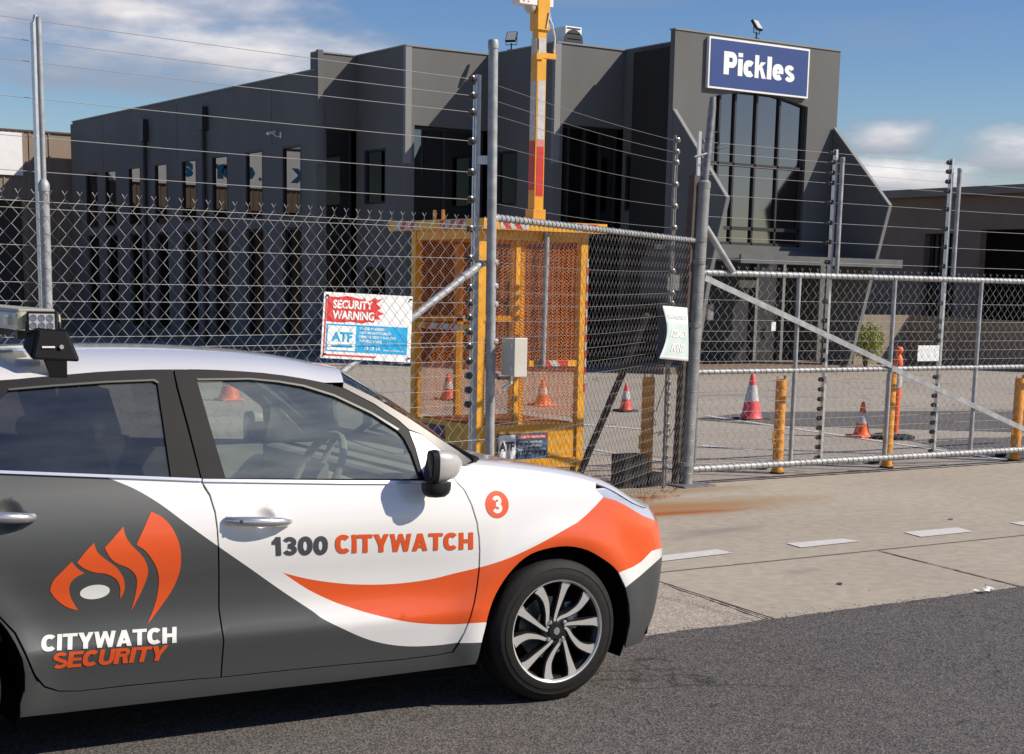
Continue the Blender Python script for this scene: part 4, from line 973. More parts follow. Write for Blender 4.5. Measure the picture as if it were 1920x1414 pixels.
font_obj('lettering', 'SECURITY WARNING', white_p, (xw+.02, -.0295, zc-(zc-za)*.19), (1, 0, 0), (0, 0, 1), (xb-xw)*.85, (zc-za)*.09, pl, .02)
for k, s in enumerate(('THESE PREMISES', 'ARE MONITORED', 'REMOTE VIDEO & AUDIO', '13 17 16')): font_obj('lettering', s, white_p, (xw+.03, -.0285, zc-(zc-za)*(.38+.14*k)), (1, 0, 0), (0, 0, 1), (xb-xw)*(.75, .7, .85, .4)[k], (zc-za)*.08, pl, .01)
b = MB(); b.box((-.018, .75, .36), (.006, .42, .12)); K_(b, 'placard', mat('placard_purple', (.10, .03, .12), .5))
# mast
mx = onY(1004, 400, CY0+.12).x-CX0; my = .12
def mz(y): return onY(1004, y, CY0+my).z
b = MB(); b.box((mx, my, zt+.13), (.13, .13, .14)); b.box((mx, my-.02, zt+.075), (.24, .12, .05)); K_(b, 'mast_foot', yellow)
b = MB(); b.box((mx, my, (zt+mz(95))/2), (.10, .10, mz(95)-zt)); b.box((mx+.003, my, (mz(95)+mz(20))/2), (.092, .092, mz(20)-mz(95)-.004)); ms = K_(b, 'mast', yellow, bevel=.004)
b = MB(); b.box((mx+.004, my, (mz(57)+mz(-80))/2), (.128, .128, mz(-80)-mz(57))); b.build('sleeve', yellow, ms, bevel=.004)
for (ya_, yb_, m) in ((152, 262, refl_white), (276, 368, refl_red), (72, 102, refl_white)):
    for s_ in (0, 1):
        b = MB(); z0, z1 = mz(yb_), mz(ya_)
        if s_: b.box((mx-.0515, my, (z0+z1)/2+(.05 if m is not refl_white else 0)), (.002, .082, (z1-z0)))
        else: b.box((mx+.002, my-.0515, (z0+z1)/2), (.076, .002, z1-z0))
        b.build('reflective_tape', m, ms)
b = MB(); b.box((mx+.002, my-.0515, mz(269)), (.076, .002, mz(262)-mz(276)-.002)); b.build('reflective_tape', mat('faded_tape', (.55, .20, .20), .5), ms)
b = MB(); b.box((mx+.07, my-.03, mz(104)), (.16, .05, .045)); b.box((mx-.03, my-.055, mz(107)), (.07, .02, .05)); b.tube([(mx+.14, my-.03, mz(108)), (mx+.145, my-.04, mz(90)), (mx+.12, my-.04, mz(92))], .008, 6); b.build('bracket', yellow, ms)
b = MB(); b.tube([(mx+.05, my-.07, mz(32)), (mx+.09, my-.07, mz(45)), (mx+.13, my-.06, mz(70)), (mx+.13, my-.05, mz(98))], .007, 6); b.tube([(mx+.03, my-.07, mz(52)), (mx+.055, my-.075, mz(22)), (mx+.075, my-.07, mz(38))], .006, 6); b.build('cable', white_board, ms)
b = MB(); b.tube([(mx+.005, -.06, zt+.02), (mx-.01, -.06, mz(686))], .026, 12); K_(b, 'jack_leg', galv, smooth=True)
b = MB(); b.box((mx-.16, my, mz(-12)), (.19, .12, .22)); b.box((mx+.085, my, mz(-10)), (.04, .12, .2)); hb = b.build('camera_housing', white_board, ms, bevel=.005)
b = MB(); b.lathe([(0, -.11), (.03, -.10), (.052, -.07), (.058, -.03), (.058, 0), (0, 0)], (mx-.10, my, mz(3)), 18); b.build('camera_dome', cream_box, hb, smooth=True)
font_obj('lettering', '!!', refl_red, (mx-.22, my-.063, mz(8)), (1, 0, 0), (0, 0, 1), .07, .06, hb)
b = MB()
for x in (815, 831): q = onX(x, 408, CX0); b.box((.0, q.y-CY0, zt+.12), (.02, .03, .13))
b.box((0, onX(823, 412, CX0).y-CY0, zt+.09), (.02, .10, .02)); K_(b, 'lifting_lug', yellow)

# ------------------------------------------------------------------ cones, bollards and small things
def cone(p, H, rb, base, cols, label, sleeve=(.42, .72), base_m=rubber, twist=0.0, group='traffic cones in the yard'):
    t = empty('traffic_cone', (p.x, p.y, 0), twist); tag(t, label, 'traffic cone', group)
    b = MB(); hb = .03; b.box((0, 0, hb/2+.002), (base, base, hb)); b.build('base', base_m, t, bevel=.012)
    rt = rb*.2; b = MB(); rr = lambda k: rb+(rt-rb)*k
    b.lathe([(rb*1.12, hb), (rb, hb+.02)]+[(rr(k/8), hb+(H-hb)*k/8) for k in range(1, 9)]+[(rt*.8, H+.005), (rt*.7, H-.02)], (0, 0, 0), 28)
    bd_ = b.build('body', cols[0], t, smooth=True)
    a, c = sleeve; b = MB(); b.lathe([(rr(a)+.003, hb+(H-hb)*a), (rr(c)+.003, hb+(H-hb)*c)], (0, 0, 0), 28); b.f = b.f[:28]; b.m = b.m[:28]; b.build('reflective_sleeve', cols[1], t, smooth=True)
    b = MB(); b.lathe([(rt+.004, H-.05), (rt+.004, H-.02)], (0, 0, 0), 20); b.f = b.f[:20]; b.m = b.m[:20]; b.build('collar', cols[0], bd_, smooth=True)
    return t
def hpx(x, yb, yt): P = onz(x, yb); return P, at(x, yt, P).z
P, h_ = hpx(1408, 788, 702); cone(P, h_, .125*h_/.55, .37, (cone_pink, refl_white), 'largest red and white cone, just left of the first gate bollard', (.40, .76))
P, h_ = hpx(1615, 820, 754); cone(P, h_, .095, .28, (cone_orange, refl_white), 'small orange cone touching the foot of the orange delineator post', (.36, .68), cone_orange)
P, h_ = hpx(1173, 772, 719); cone(P, h_, .085, .27, (cone_red, refl_white), 'small cone seen through the return fence behind the dark slanting bar', (.40, .70))
P, h_ = hpx(430, 751, 718); P = onz(430, 751); cone(P, .48, .15, .34, (cone_orange, refl_white), 'orange cone seen through the front side window of the car', (.5, .75), cone_orange)
P, h_ = hpx(840, 750, 702); cone(P, h_, .115, .32, (cone_red, refl_white), 'left of the two cones seen through the yellow cage', (.40, .70))
P, h_ = hpx(1017, 761, 712); cone(P, h_, .115, .32, (cone_orange, refl_white), 'right of the two cones seen through the yellow cage', (.40, .70), cone_orange)
# delineator
P, h_ = hpx(1676, 822, 649); dl = empty('delineator_post', P); tag(dl, 'tall orange plastic delineator post on a black rubber base', 'delineator')
b = MB(); b.lathe([(.27, .0), (.27, .03), (.20, .05), (.08, .06), (0, .06)], (-.03, 0, .002), 10); b.build('base', rubber, dl)
Hh = h_; lean = Vector((.06, 0, 0)); k_ = .011
b = MB(); b.lathe([(.045, .05), (.050, .3*Hh), (.052, .78*Hh), (.055, .80*Hh), (.052, .865*Hh), (.040, .885*Hh), (.030, .90*Hh), (.026, .91*Hh), (.032, .92*Hh), (.048, .945*Hh), (.050, .97*Hh), (.036, .99*Hh), (0, Hh)], (0, 0, 0), 18); o = b.build('post', cone_orange, dl, smooth=True)
b = MB(); b.lathe([(.0535, .56*Hh), (.0545, .72*Hh)], (0, 0, 0), 18); b.f = b.f[:18]; b.m = b.m[:18]; b.build('reflective_band', refl_white, dl, smooth=True)
# bollards
def bollard(x, yb, yt, label, r, lid=True):
    P, h_ = hpx(x, yb, yt); t = empty('bollard', P); tag(t, label, 'bollard', 'removable orange steel bollards at the gate line')
    b = MB(); b.lathe([(r*1.15, 0), (r*1.12, .03), (r, .05), (r, h_-.02), (r*.9, h_-.005), (r*.85, h_-.03), (0, h_-.03)], (0, 0, 0), 24); b.build('pipe', orange_pole, t, smooth=True)
    b = MB(); b.lathe([(r*1.35, .002), (r*1.35, .016), (r*1.0, .018)], (0, 0, 0), 24); b.build('collar', rubber, t)
    b = MB(); b.tube([(-r*.8, -.01, h_*.44), (-r*1.6, -.01, h_*.45), (-r*1.6, -.01, h_*.33), (-r*.8, -.01, h_*.32)], .008, 8); b.build('handle', yellow, t, smooth=True)
    b = MB(); b.box((-.02, r*.6, h_+.01), (.01, .01, .03)); b.box((.04, 0, h_+.01), (.01, .02, .04)); b.build('lock_lug', orange_pole, t)
    return t
bollard(1457, 888, 710, 'orange bollard standing right of the large red and white cone', .050)
bollard(1662, 877, 700, 'orange bollard in line with the delineator post behind the gate', .050)
bollard(1902, 864, 708, 'orange bollard at the right edge of the photo', .052)
bollard(1210, 905, 706, 'orange bollard behind the return fence, left of the gate post', .056)
for x, y, l in ((1428, 880, 'flat black socket cover on the ground by the first gate bollard'), (1638, 869, 'flat black socket cover on the ground beside the second gate bollard'), (1876, 857, 'flat black socket cover on the ground beside the rightmost bollard')):
    P = onz(x, y); t = empty('socket_cover', P); tag(t, l, 'socket cover', 'bollard socket covers')
    b = MB(); b.lathe([(.05, 0), (.065, .03), (.062, .045), (0, .045)], (0, 0, 0), 14); b.build('lid', rubber, t); b = MB(); b.tube([(-.03, 0, .045), (0, 0, .062), (.03, 0, .045)], .006, 6); b.build('pull_ring', rubber, t)
P = onz(1180, 912); cr = empty('black_crate', P); tag(cr, 'open black plastic crate on the ground behind the return fence', 'crate')
b = MB()
for (c, s) in (((0, -.09, .14), (.26, .012, .28)), ((0, .09, .14), (.26, .012, .28)), ((-.124, 0, .14), (.012, .166, .28)), ((.124, 0, .14), (.012, .166, .28)), ((0, 0, .006), (.24, .166, .012)), ((.20, -.03, .06), (.14, .16, .12))): b.box(c, s)
b.build('bin', blackp, cr)
b = MB(); b.box((0.02, -.099, .14), (.012, .006, .24)); b.build('strap', galv_dk, cr)
P = onz(1847, 1111, .006); t = tag(empty('litter', P), 'crumpled white paper litter at the edge of the asphalt', 'litter')
b = MB()
for k in range(14):
    c = Vector((random.uniform(-.07, .07), random.uniform(-.03, .03), random.uniform(.004, .03))); q = [c+Vector((random.uniform(-.04, .04), random.uniform(-.03, .03), random.uniform(-.004, .02))) for _ in range(3)]
    b.add(q, [(0, 1, 2)])
b.build('paper', white_paper, t)
for x, y, l in ((1783, 974, 'dried leaf lying on the driveway above the dashes'), (1575, 1095, 'dried leaf lying on the concrete near the asphalt edge')):
    P = onz(x, y, .003); t = tag(empty('leaf', P, 1.0), l, 'leaf'); b = MB(); b.add([(-.04, 0, .0), (0, -.015, .006), (.05, 0, .002), (0, .015, .008)], [(0, 1, 2, 3)]); b.build('leaf_blade', grime, t); 

b = MB()
for k in range(420):
    t = random.random()**.8; p = L1.lerp(G, t)+nM*random.gauss(.02, .07)+Vector((0, 0, .003)); s_ = random.uniform(.006, .022); a = random.uniform(0, 6.28)
    u = Vector((math.cos(a), math.sin(a), random.uniform(-.3, .3)))*s_; v = Vector((-math.sin(a), math.cos(a), random.uniform(-.3, .3)))*s_*.5; p.z += abs(u.z)+abs(v.z)
    b.quad(p-u, p-v, p+u, p+v)
o = b.build('leaf_litter', mat('dry_leaves', (.16, .09, .045), .9, 0, .5, 30)); tag(o, 'brown leaf litter gathered along the foot of the return fence', 'leaf litter', kind='stuff')
b = MB()
for k in range(900):
    x = random.uniform(4.6, 11); y = 6.11+random.gauss(-.02, .05); s_ = random.uniform(.002, .007); p = Vector((x, y, .010)); a = random.uniform(0, 6.28)
    u = Vector((math.cos(a), math.sin(a), .3))*s_; v = Vector((-math.sin(a), math.cos(a), .3))*s_*.8
    b.quad(p-u, p-v+Vector((0, 0, s_)), p+u, p+v)
o = b.build('grit', mat('loose_grit', (.14, .13, .115), .95, 0, .6, 60)); tag(o, 'loose grit gathered along the broken asphalt edge', 'grit', kind='stuff')
# ------------------------------------------------------------------ the car
CA = -0.0616231; CO = Vector((3.7563560, 5.2868982, 0.006))
cD = Vector((math.cos(CA), math.sin(CA), 0)); cN = Vector((-math.sin(CA), math.cos(CA), 0))
car = empty('hatchback_car', CO, CA); tag(car, 'white and grey security patrol hatchback with orange swoosh livery parked at the kerb', 'car')
def c2w(p): return CO+cD*p[0]+cN*p[1]+Vector((0, 0, p[2]))
def loc_y(x, y, yy):        # car-local point on the ray at inward distance yy
    d = ray(x, y); n = np.array(cN); q = np.array(CO)+n*yy-O_; t = (q@n)/(d@n); P = O_+d*t-np.array(CO)
    return Vector((P@np.array(cD), yy, P[2]))
def loc_s(x, y, ss):
    d = ray(x, y); n = np.array(cD); q = np.array(CO)+n*ss-O_; t = (q@n)/(d@n); P = O_+d*t-np.array(CO)
    return Vector((ss, P@np.array(cN), P[2]))
# plan path (distance forward, inward) from rear centre to front centre
pp = [(-3.21, .8725), (-3.20, .45), (-3.17, .2), (-3.08, .08), (-2.9, .02), (-2.6, 0), (-2.2, 0), (-1.7, 0), (-1.2, 0), (-.7, 0), (-.3, 0), (0, 0), (.2, .004), (.36, .022), (.48, .055), (.57, .105), (.645, .18), (.70, .29), (.74, .44), (.762, .65), (.77, .8725)]
def cr_dense(pts, n=16):
    P = [np.array(p, float) for p in pts]; out = []
    for i in range(len(P)-1):
        a = P[max(0, i-1)]; b = P[i]; c = P[i+1]; d = P[min(len(P)-1, i+2)]
        for k in range(n):
            t = k/n; out.append(.5*((2*b)+(-a+c)*t+(2*a-5*b+4*c-d)*t*t+(-a+3*b-3*c+d)*t**3))
    out.append(P[-1]); return np.array(out)
_pp = cr_dense(pp); _al = np.concatenate([[0], np.cumsum(np.linalg.norm(np.diff(_pp, axis=0), axis=1))])
_i0 = int(np.argmin(np.abs(_pp[:, 0]))); _al -= _al[_i0]
_t = np.gradient(_pp, _al, axis=0); _t /= np.linalg.norm(_t, axis=1)[:, None]
SMIN, SMAX = _al[0], _al[-1]
def tab(pts):
    a = np.array(pts, float); d = cr_dense(a, 10); return (lambda x, X=d[:, 0], Y=d[:, 1]: float(np.interp(x, X, Y)))
prof_ = tab([(.12, -.07), (.18, -.045), (.24, -.030), (.30, -.018), (.36, -.004), (.395, .004), (.42, .005), (.46, -.006), (.52, -.013), (.60, -.006), (.68, .008), (.76, .016), (.84, .010), (.92, -.013), (1.0, -.044), (1.1, -.072), (1.2, -.092), (1.4, -.13), (1.6, -.17)])
profF = tab([(.10, -.06), (.2, -.025), (.3, -.008), (.45, .004), (.6, .010), (.7, .012), (.8, .004), (.88, -.014), (.95, -.04), (1.0, -.065), (1.1, -.10), (1.4, -.16), (1.6, -.2)])
belt_ = tab([(-3.6, 1.13), (-2.9, 1.09), (-2.2, 1.05), (-1.5, 1.0), (-.9, .965), (-.6, .95), (-.45, .95), (-.3, 1.02), (-.1, 1.3), (1.5, 1.5)])
fwd_ = tab([(.0, -.05), (.2, -.03), (.3, -.012), (.45, 0), (.55, 0), (.62, -.012), (.70, -.04), (.78, -.09), (.86, -.15), (1.0, -.25), (1.2, -.4)])
cups = []
def sstep(a, b, x): t = min(1, max(0, (x-a)/(b-a))); return t*t*(3-2*t)
def Oo(s, z):
    k = sstep(-.75, -.15, s); o = prof_(z)*(1-k)+profF(z)*k
    zb = belt_(s); e = z-zb; o -= .34*(max(0, e) if abs(e) > .02 else (e+.02)**2/.08)
    for cx_ in (0.0, -2.52):
        r = math.hypot(s-cx_, z-.30)
        if r < .62: o += .020*math.exp(-((r-.385)/.075)**2)*(1 if z > .2 else .5)
    for (cs, cz, cr) in cups:
        q = ((s-cs)**2+(z-cz)**2)/cr**2
        if q < 1: o -= .022*(1-q)**1.5
    return o
def Pl(s, z, off=0.0):
    x = float(np.interp(s, _al, _pp[:, 0])); y = float(np.interp(s, _al, _pp[:, 1])); tx = float(np.interp(s, _al, _t[:, 0])); ty = float(np.interp(s, _al, _t[:, 1]))
    l = math.hypot(tx, ty); nx, ny = ty/l, -tx/l; o = Oo(s, z)+off
    f = fwd_(z)*sstep(.15, .75, s)
    return Vector((x+nx*o+f, y+ny*o, z))
def Nl(s, z):
    e = .004; a = Pl(s+e, z)-Pl(s-e, z); b = Pl(s, z+e)-Pl(s, z-e); n = a.cross(b); n.normalize(); return n
def px2sz(x, y, it=30):
    p = loc_y(x, y, 0.02); s, z = p.x, p.z
    for _ in range(it):
        q = proj(c2w(Pl(s, z))); ex, ey = x-q[0], y-q[1]
        if abs(ex)+abs(ey) < .02: break
        h = .002; qs = proj(c2w(Pl(s+h, z))); qz = proj(c2w(Pl(s, z+h)))
        a, b, c, d = (qs[0]-q[0])/h, (qz[0]-q[0])/h, (qs[1]-q[1])/h, (qz[1]-q[1])/h
        D_ = a*d-b*c
        if abs(D_) < 1e3: D_ = math.copysign(1e3, D_)
        ds = (d*ex-b*ey)/D_; dz = (-c*ex+a*ey)/D_; m = max(1, abs(ds)/.08, abs(dz)/.08); s += ds/m; z += dz/m
        s = min(s, .95)
    return (s, z)
def conv(pts, step=14):
    """mixed list of pixel points and ('m', s, z) metre points -> surface coordinates"""
    out = []; n = len(pts)
    for i, p in enumerate(pts):
        q = pts[(i+1) % n]
        if p[0] == 'm': out.append((p[1], p[2])); continue
        out.append(px2sz(*p))
        if q[0] != 'm' and i < n-1:
            L = math.hypot(q[0]-p[0], q[1]-p[1]); k = int(L/step)
            for j in range(1, k+1): t = j/(k+1); out.append(px2sz(p[0]+(q[0]-p[0])*t, p[1]+(q[1]-p[1])*t))
    return out
def smooth_px(pts, n=5):
    return [tuple(p) for p in cr_dense(pts, n)]
# paints
pw = mat('white_car_paint', (.80, .79, .765), .28, 0, coat=1.0)
pg = mat('grey_vinyl_wrap', (.075, .079, .079), .48, .25, coat=.05)
po = mat('orange_vinyl', (.74, .095, .016), .34, 0, coat=.6)
pb = mat('satin_black_trim', (.008, .008, .0095), .5, 0, spec=.14)
chrome = mat('chrome', (.74, .73, .71), .22, .85)
pgo = mat('grey_lettering', (.06, .06, .065), .5)
under = mat('underbody_black', (.006, .006, .006), .95, 0, spec=.1)
glF = glass_mat('side_glass_green', (.93, .97, .88), (.86, .92, .80), 0.0, .20, .12, (.52, .56, .49))
glR = glass_mat('side_glass_privacy', (.30, .30, .29), (.85, .87, .8), 0.0, .12, .035)
inter = mat('cabin_trim', (.20, .205, .185), .85)
LIV = [pw, po, pg, blackp]

def surf_mesh(V, Fc, mi, off, mats, name, parent, thick_=0.0, side=1, fine=None):
    b = MB(); nr = []
    for s, z in V:
        p = Pl(s, z, off); n = Nl(s, z)
        if side < 0: p = Vector((p.x, 1.745-p.y, p.z)); n = Vector((n.x, -n.y, n.z))
        b.v.append(tuple(p)); nr.append(n)
    for f, m in zip(Fc, mi):
        a, c, d = [Vector(b.v[i]) for i in f[:3]]
        if (c-a).cross(d-a).dot(nr[f[0]]) < 0: f = tuple(reversed(f))
        b.f.append(tuple(f)); b.m.append(m)
    n0 = len(b.v)
    if thick_: skirt(b, thick_, nr)
    me = bpy.data.meshes.new(name); me.from_pydata(b.v, [], b.f); me.update(); me.polygons.foreach_set('material_index', b.m)
    me.polygons.foreach_set('use_smooth', [i < len(Fc) for i in range(len(b.f))])
    full = [tuple(n) for n in nr]+([tuple(-Vector(n)) for n in nr] if thick_ else [])
    # per-corner normals: analytic on the outer skin, face normals elsewhere
    ln = []
    for pi, pl_ in enumerate(me.polygons):
        for vi in pl_.vertices:
            ln.append(full[vi] if pi < len(Fc) else tuple(pl_.normal))
    me.normals_split_custom_set(ln)
    return link(name, me, mats, parent)
def panel(name, poly, mats=pw, off=0.0, holes=(), zones=(), grid=(.05, .028), thick_=.0, both=True, parent=None, extra=()):
    V, Fc, mi = mesh2d([poly], holes, zones, grid, extra)
    o = surf_mesh(V, Fc, mi, off, mats, name, parent or car, thick_)
    if both: surf_mesh(V, Fc, mi, off, mats, name, car, thick_, -1)
    return o
hF = px2sz(495, 977); hR = px2sz(22, 966)
cups += [(hF[0], hF[1], .052), (hR[0]-.012, hR[1], .055)]
def cup_pts(c): return [(c[0]+c[2]*r*math.cos(a*.39+r), c[1]+c[2]*r*math.sin(a*.39+r)) for r in (.2, .4, .6, .8, .95, 1.05) for a in range(16)]
# livery zones
sw_up = smooth_px([(530, 1074), (575, 1085), (620, 1092), (670, 1096), (737, 1095), (803, 1087), (853, 1075), (903, 1063), (953, 1047), (1003, 1024), (1040, 1004), (1066, 989)], 4)
sw_dn = smooth_px([(911, 1167), (880, 1169), (837, 1171), (770, 1167), (703, 1153), (653, 1138), (620, 1126), (575, 1104), (530, 1074)], 4)
orange = conv(sw_up+[(1082, 980), (1100, 965), (1118, 947), (1133, 930)], 20)+[(.36, .86), (.5, .9), (1.5, .9), (1.5, .60), (.80, .585), (.66, .580)]+conv([(1222, 1033), (1203, 1053), (1187, 1063), (1160, 1074), (1150, 1100)], 20)+[(.2, .45), (.0, .40), (-.2, .30)]+conv(sw_dn, 20)
lip = conv([(1160, 1074), (1187, 1063), (1203, 1053), (1222, 1033)], 20)+[(.66, .580), (.80, .585), (1.5, .60), (1.5, .55), (.80, .535), (.68, .54)]+conv([(1225, 1058), (1200, 1080), (1175, 1100), (1165, 1110)], 20)
bgrey = conv([(1165, 1110), (1175, 1100), (1200, 1080), (1225, 1058)], 20)+[(.68, .54), (.80, .535), (1.5, .55), (1.5, 0), (.25, 0), (.2, .3)]
gcurve = smooth_px([(202, 896), (253, 917), (300, 945), (350, 982), (400, 1018), (469, 1066), (530, 1109), (583, 1144), (605, 1160), (645, 1180), (687, 1198), (727, 1208), (770, 1212), (820, 1210), (858, 1205)], 4)
grey = conv(gcurve, 20)+[(-.40, .1), (-3.6, .1), (-3.6, 1.3)]+conv([(202, 872)], 20)
Z_ = [(orange, 1), (grey, 2), (lip, 0), (bgrey, 2)]
grille = [(.86, .63), (1.4, .66), (1.4, .48), (.90, .49)]; lowgr = [(.70, .40), (1.4, .40), (1.4, .26), (.74, .27)]
# panels
fd = conv([(380, 904), (430, 905), (640, 908), (795, 908), (820, 906), (848, 898), (851, 898), (858, 907), (870, 920), (883, 947), (893, 980), (897, 1010), (898, 1033), (897, 1067), (893, 1100), (888, 1130), (880, 1160), (869, 1187), (857, 1207), (847, 1222), (820, 1227.5), (753, 1236), (640, 1246), (520, 1258), (416, 1269), (418, 1240), (421, 1201), (416, 1170), (412, 1141), (412, 1074), (411, 1020), (409, 990), (405, 960), (395, 927), (386, 912)])
door_f = panel('front_door', fd, LIV, zones=Z_, thick_=.012, extra=cup_pts(cups[0]))
rd_px = [(0, 1155), (30, 1186), (50, 1226), (67, 1266), (84, 1286), (111, 1295)]
rear_arc = [(-2.52+.43*math.cos(a), .31+.43*math.sin(a)) for a in (R(62), R(78), R(95))]
q0_ = conv(rd_px[:1])[0]
rdoor = conv([(377, 903), (382, 915), (392, 930), (402, 962), (406, 992), (408, 1020), (409, 1074), (409, 1141), (413, 1170), (418, 1201), (415, 1240), (413, 1269.5), (369, 1272.5), (235, 1285), (151, 1295)])
rdoor += conv(rd_px[::-1]+[], 400)
rdoor += rear_arc+[(-2.66, .80), (-2.76, .95), (-2.80, 1.07)]+conv([(-150, 884), (0, 889)], 30)
door_r = panel('rear_door', rdoor, LIV, zones=Z_, thick_=.012, extra=cup_pts(cups[1]))
A_ = lambda c, r, a0, a1, n: [(c+r*math.cos(R(a0+(a1-a0)*i/n)), .31+r*math.sin(R(a0+(a1-a0)*i/n))) for i in range(n+1)]
arc_px = [(903, 1205), (906, 1192), (910, 1177), (917, 1147), (930, 1113), (953, 1077), (985, 1045), (1020, 1030), (1063, 1024), (1103, 1032), (1137, 1052)]
arc_px2 = [(1150, 1062), (1160, 1073), (1173, 1100), (1180, 1133), (1182, 1167), (1173, 1211)]
zt_ = tab([(-.6, 1.02), (-.42, 1.0), (-.2, .972), (0, .945), (.14, .915), (.26, .882), (.36, .845), (.44, .81), (.52, .785), (.60, .77), (.75, .765), (.95, .77), (1.25, .785), (1.6, .79)])
tpf = [(s, zt_(s)) for s in (-.36, -.28, -.2, -.1, 0, .07, .14, .2)]
hl0 = px2sz(1117, 917); sB = px2sz(1133, 933); print('headlamp', hl0, sB, zt_(hl0[0]), 'SMAX', SMAX)
fend = conv([(853, 897), (861, 907), (873, 920), (886, 947), (896, 980), (900, 1010), (901, 1033), (900, 1067), (896, 1100), (891, 1130), (883, 1160), (872, 1187), (862, 1206)])
fend += conv(smooth_px(arc_px, 3), 60)+conv([(1140, 1054), (1133, 933)], 12)+[hl0]+[t for t in tpf[::-1]]+conv([(868, 874)], 30)
fender = panel('front_fender', fend, LIV, zones=Z_, thick_=.012)
hsil = px2sz(1190, 958); 
lampB = [(sB[0], sB[1]), *conv([(1153, 938), (1172, 947)], 30), (.50, .745), (.60, .715), (.70, .695), (.80, .700)]
lampT = [(s, zt_(s)-.002) for s in (.80, .70, .60, .5, .42, .34, .27)]
lampP = [hl0]+lampB+lampT
bmp = conv([(1133, 933), (1140, 1054)], 12)+conv(arc_px2, 16)+[(.42, .175), (.6, .17), (.9, .17), (SMAX-.002, .18), (SMAX-.002, zt_(SMAX)), (1.0, zt_(1.0)), (.80, zt_(.80))]+lampB[::-1][:-1]
bumper = panel('front_bumper', bmp, LIV, zones=Z_+[(grille, 3), (lowgr, 3)], thick_=.01)
lampm = glass_mat('headlamp_lens', (.92, .94, .96), .9, .02, .12)
lm = panel('headlamp', lampP, lampm, off=.002, both=True, grid=(.03, .02))
panel('headlamp_bowl', lampP, mat('lamp_reflector', (.62, .65, .72), .30, .3), off=-.006, both=True, grid=(.03, .02))
quarter = [(-2.155, .20)]+A_(-2.52, .375, -12, 180, 22)+[(-2.95, .22), (SMIN+.002, .24), (SMIN+.002, 1.05), (-2.95, 1.08), (-2.803, 1.075), (-2.763, .95), (-2.663, .797)]+[(p[0]+.002, p[1]-.004) for p in rear_arc[::-1]]
quarter += conv([(-2, 1158), (26, 1188), (46, 1228), (63, 1268), (70, 1280)], 400)+conv([(45, 1318)], 30)
# quarter and sill meet under the rear door
sill = conv([(72, 1278), (83, 1290), (110, 1298), (151, 1297.5), (235, 1288), (369, 1275), (416, 1271.5), (520, 1260.5), (640, 1248.5), (753, 1238.5), (820, 1230), (848, 1225), (861, 1208), (902, 1207), (897, 1230), (891, 1245), (760, 1262), (640, 1277), (460, 1297), (250, 1321), (120, 1336), (38, 1345), (38, 1320), (44, 1300)])
panel('rear_quarter', quarter, LIV, zones=[(grey, 2)], thick_=.012)
panel('sill', sill, pg, thick_=.02, off=.002)
# dark inner shell behind the shut lines
shell = [(-2.10, .14)]+A_(-2.52, .385, -5, 185, 20)+[(-3.0, .2), (-3.0, 1.05), (-2.2, 1.035), (-1.5, .99), (-.9, .955), (-.6, .94), (-.35, .95), (0, .92), (.3, .84), (.42, .72), (.42, .5)]+A_(0, .385, 10, 190, 20)+[(-.42, .14)]
panel('inner_shell', shell, under, off=-.022)
# window frames, glass, belt strips
wf = conv([(326.5, 693), (433, 695), (533, 704), (600, 716), (643, 728), (700, 758), (745, 788), (766, 806), (778, 840), (787, 878), (797, 899), (379, 899), (354, 800), (334, 727)])
gF = conv([(369, 713), (372, 711), (467, 711), (520, 716), (567, 724), (625, 742), (695, 775), (745, 807), (758, 822), (772, 850), (789, 898.5), (423, 897), (394, 800)])
panel('window_frame', wf, pb, holes=[gF], thick_=.02, off=.001, grid=(.05, .04))
panel('front_window', gF, glF, off=-.010, grid=(.08, .05))
bz = conv([(367, 709.5), (467, 708.5), (522, 713.5), (570, 721.5), (627, 739.5), (697, 772.5), (748, 804)], 30); bz2 = conv([(745, 807), (695, 775.5), (625, 742.5), (567, 724.5), (520, 716.5), (467, 711.5), (370, 713)], 30)
panel('window_seal', bz+bz2, mat('seal_rubber', (.05, .05, .05), .35, .1), off=.004, thick_=.006, both=False, grid=None)
zr = lambda s: float(np.interp(s, [-3.0, -2.7, -2.45], [1.27, 1.32, 1.345]))
roofpx = [(0, 714), (60, 708), (133, 701.7), (180, 697.5), (233, 694.5), (280, 693), (323, 692.5), (380, 692.7), (433, 694.7), (490, 699), (533, 704), (570, 710), (600, 716), (625, 721), (643, 727)]
wr = conv([(323.5, 693), (280, 693), (233, 694.5), (180, 697.5), (133, 702), (60, 708), (0, 714)], 30)+[(-2.45, 1.345), (-2.7, 1.32), (-2.95, 1.28), (-2.95, 1.12)]+conv([(-150, 876), (0, 884), (376, 899.5), (350, 800), (330, 727)], 30)
gR = conv([(17, 731), (100, 724), (200, 717), (287, 713.5), (295, 718), (308, 805), (321, 896.5), (150, 889), (0, 883.5), (-95, 880), (-60, 800)], 30)
panel('window_frame', wr, pb, holes=[gR], thick_=.02, off=.001, grid=(.05, .04))
panel('rear_window', gR, glR, off=-.010, grid=(.08, .05))
panel('window_seal', conv([(14, 731), (16, 728), (100, 721), (200, 714), (289, 710.5), (298, 716)], 30)+conv([(295, 718.5), (287, 714), (200, 717.5), (100, 724.5), (18, 731.5)], 30), bpy.data.materials['seal_rubber'], off=.004, thick_=.006, both=False, grid=None)
chs = mat('bright_belt_strip', (.80, .80, .80), .22, .6)
panel('belt_strip', conv([(379, 897.5), (640, 900.5), (790, 901), (797, 903), (795, 907), (640, 906.5), (379, 903)], 30), chs, off=.008, thick_=.01, grid=(.05, .05), parent=door_f)
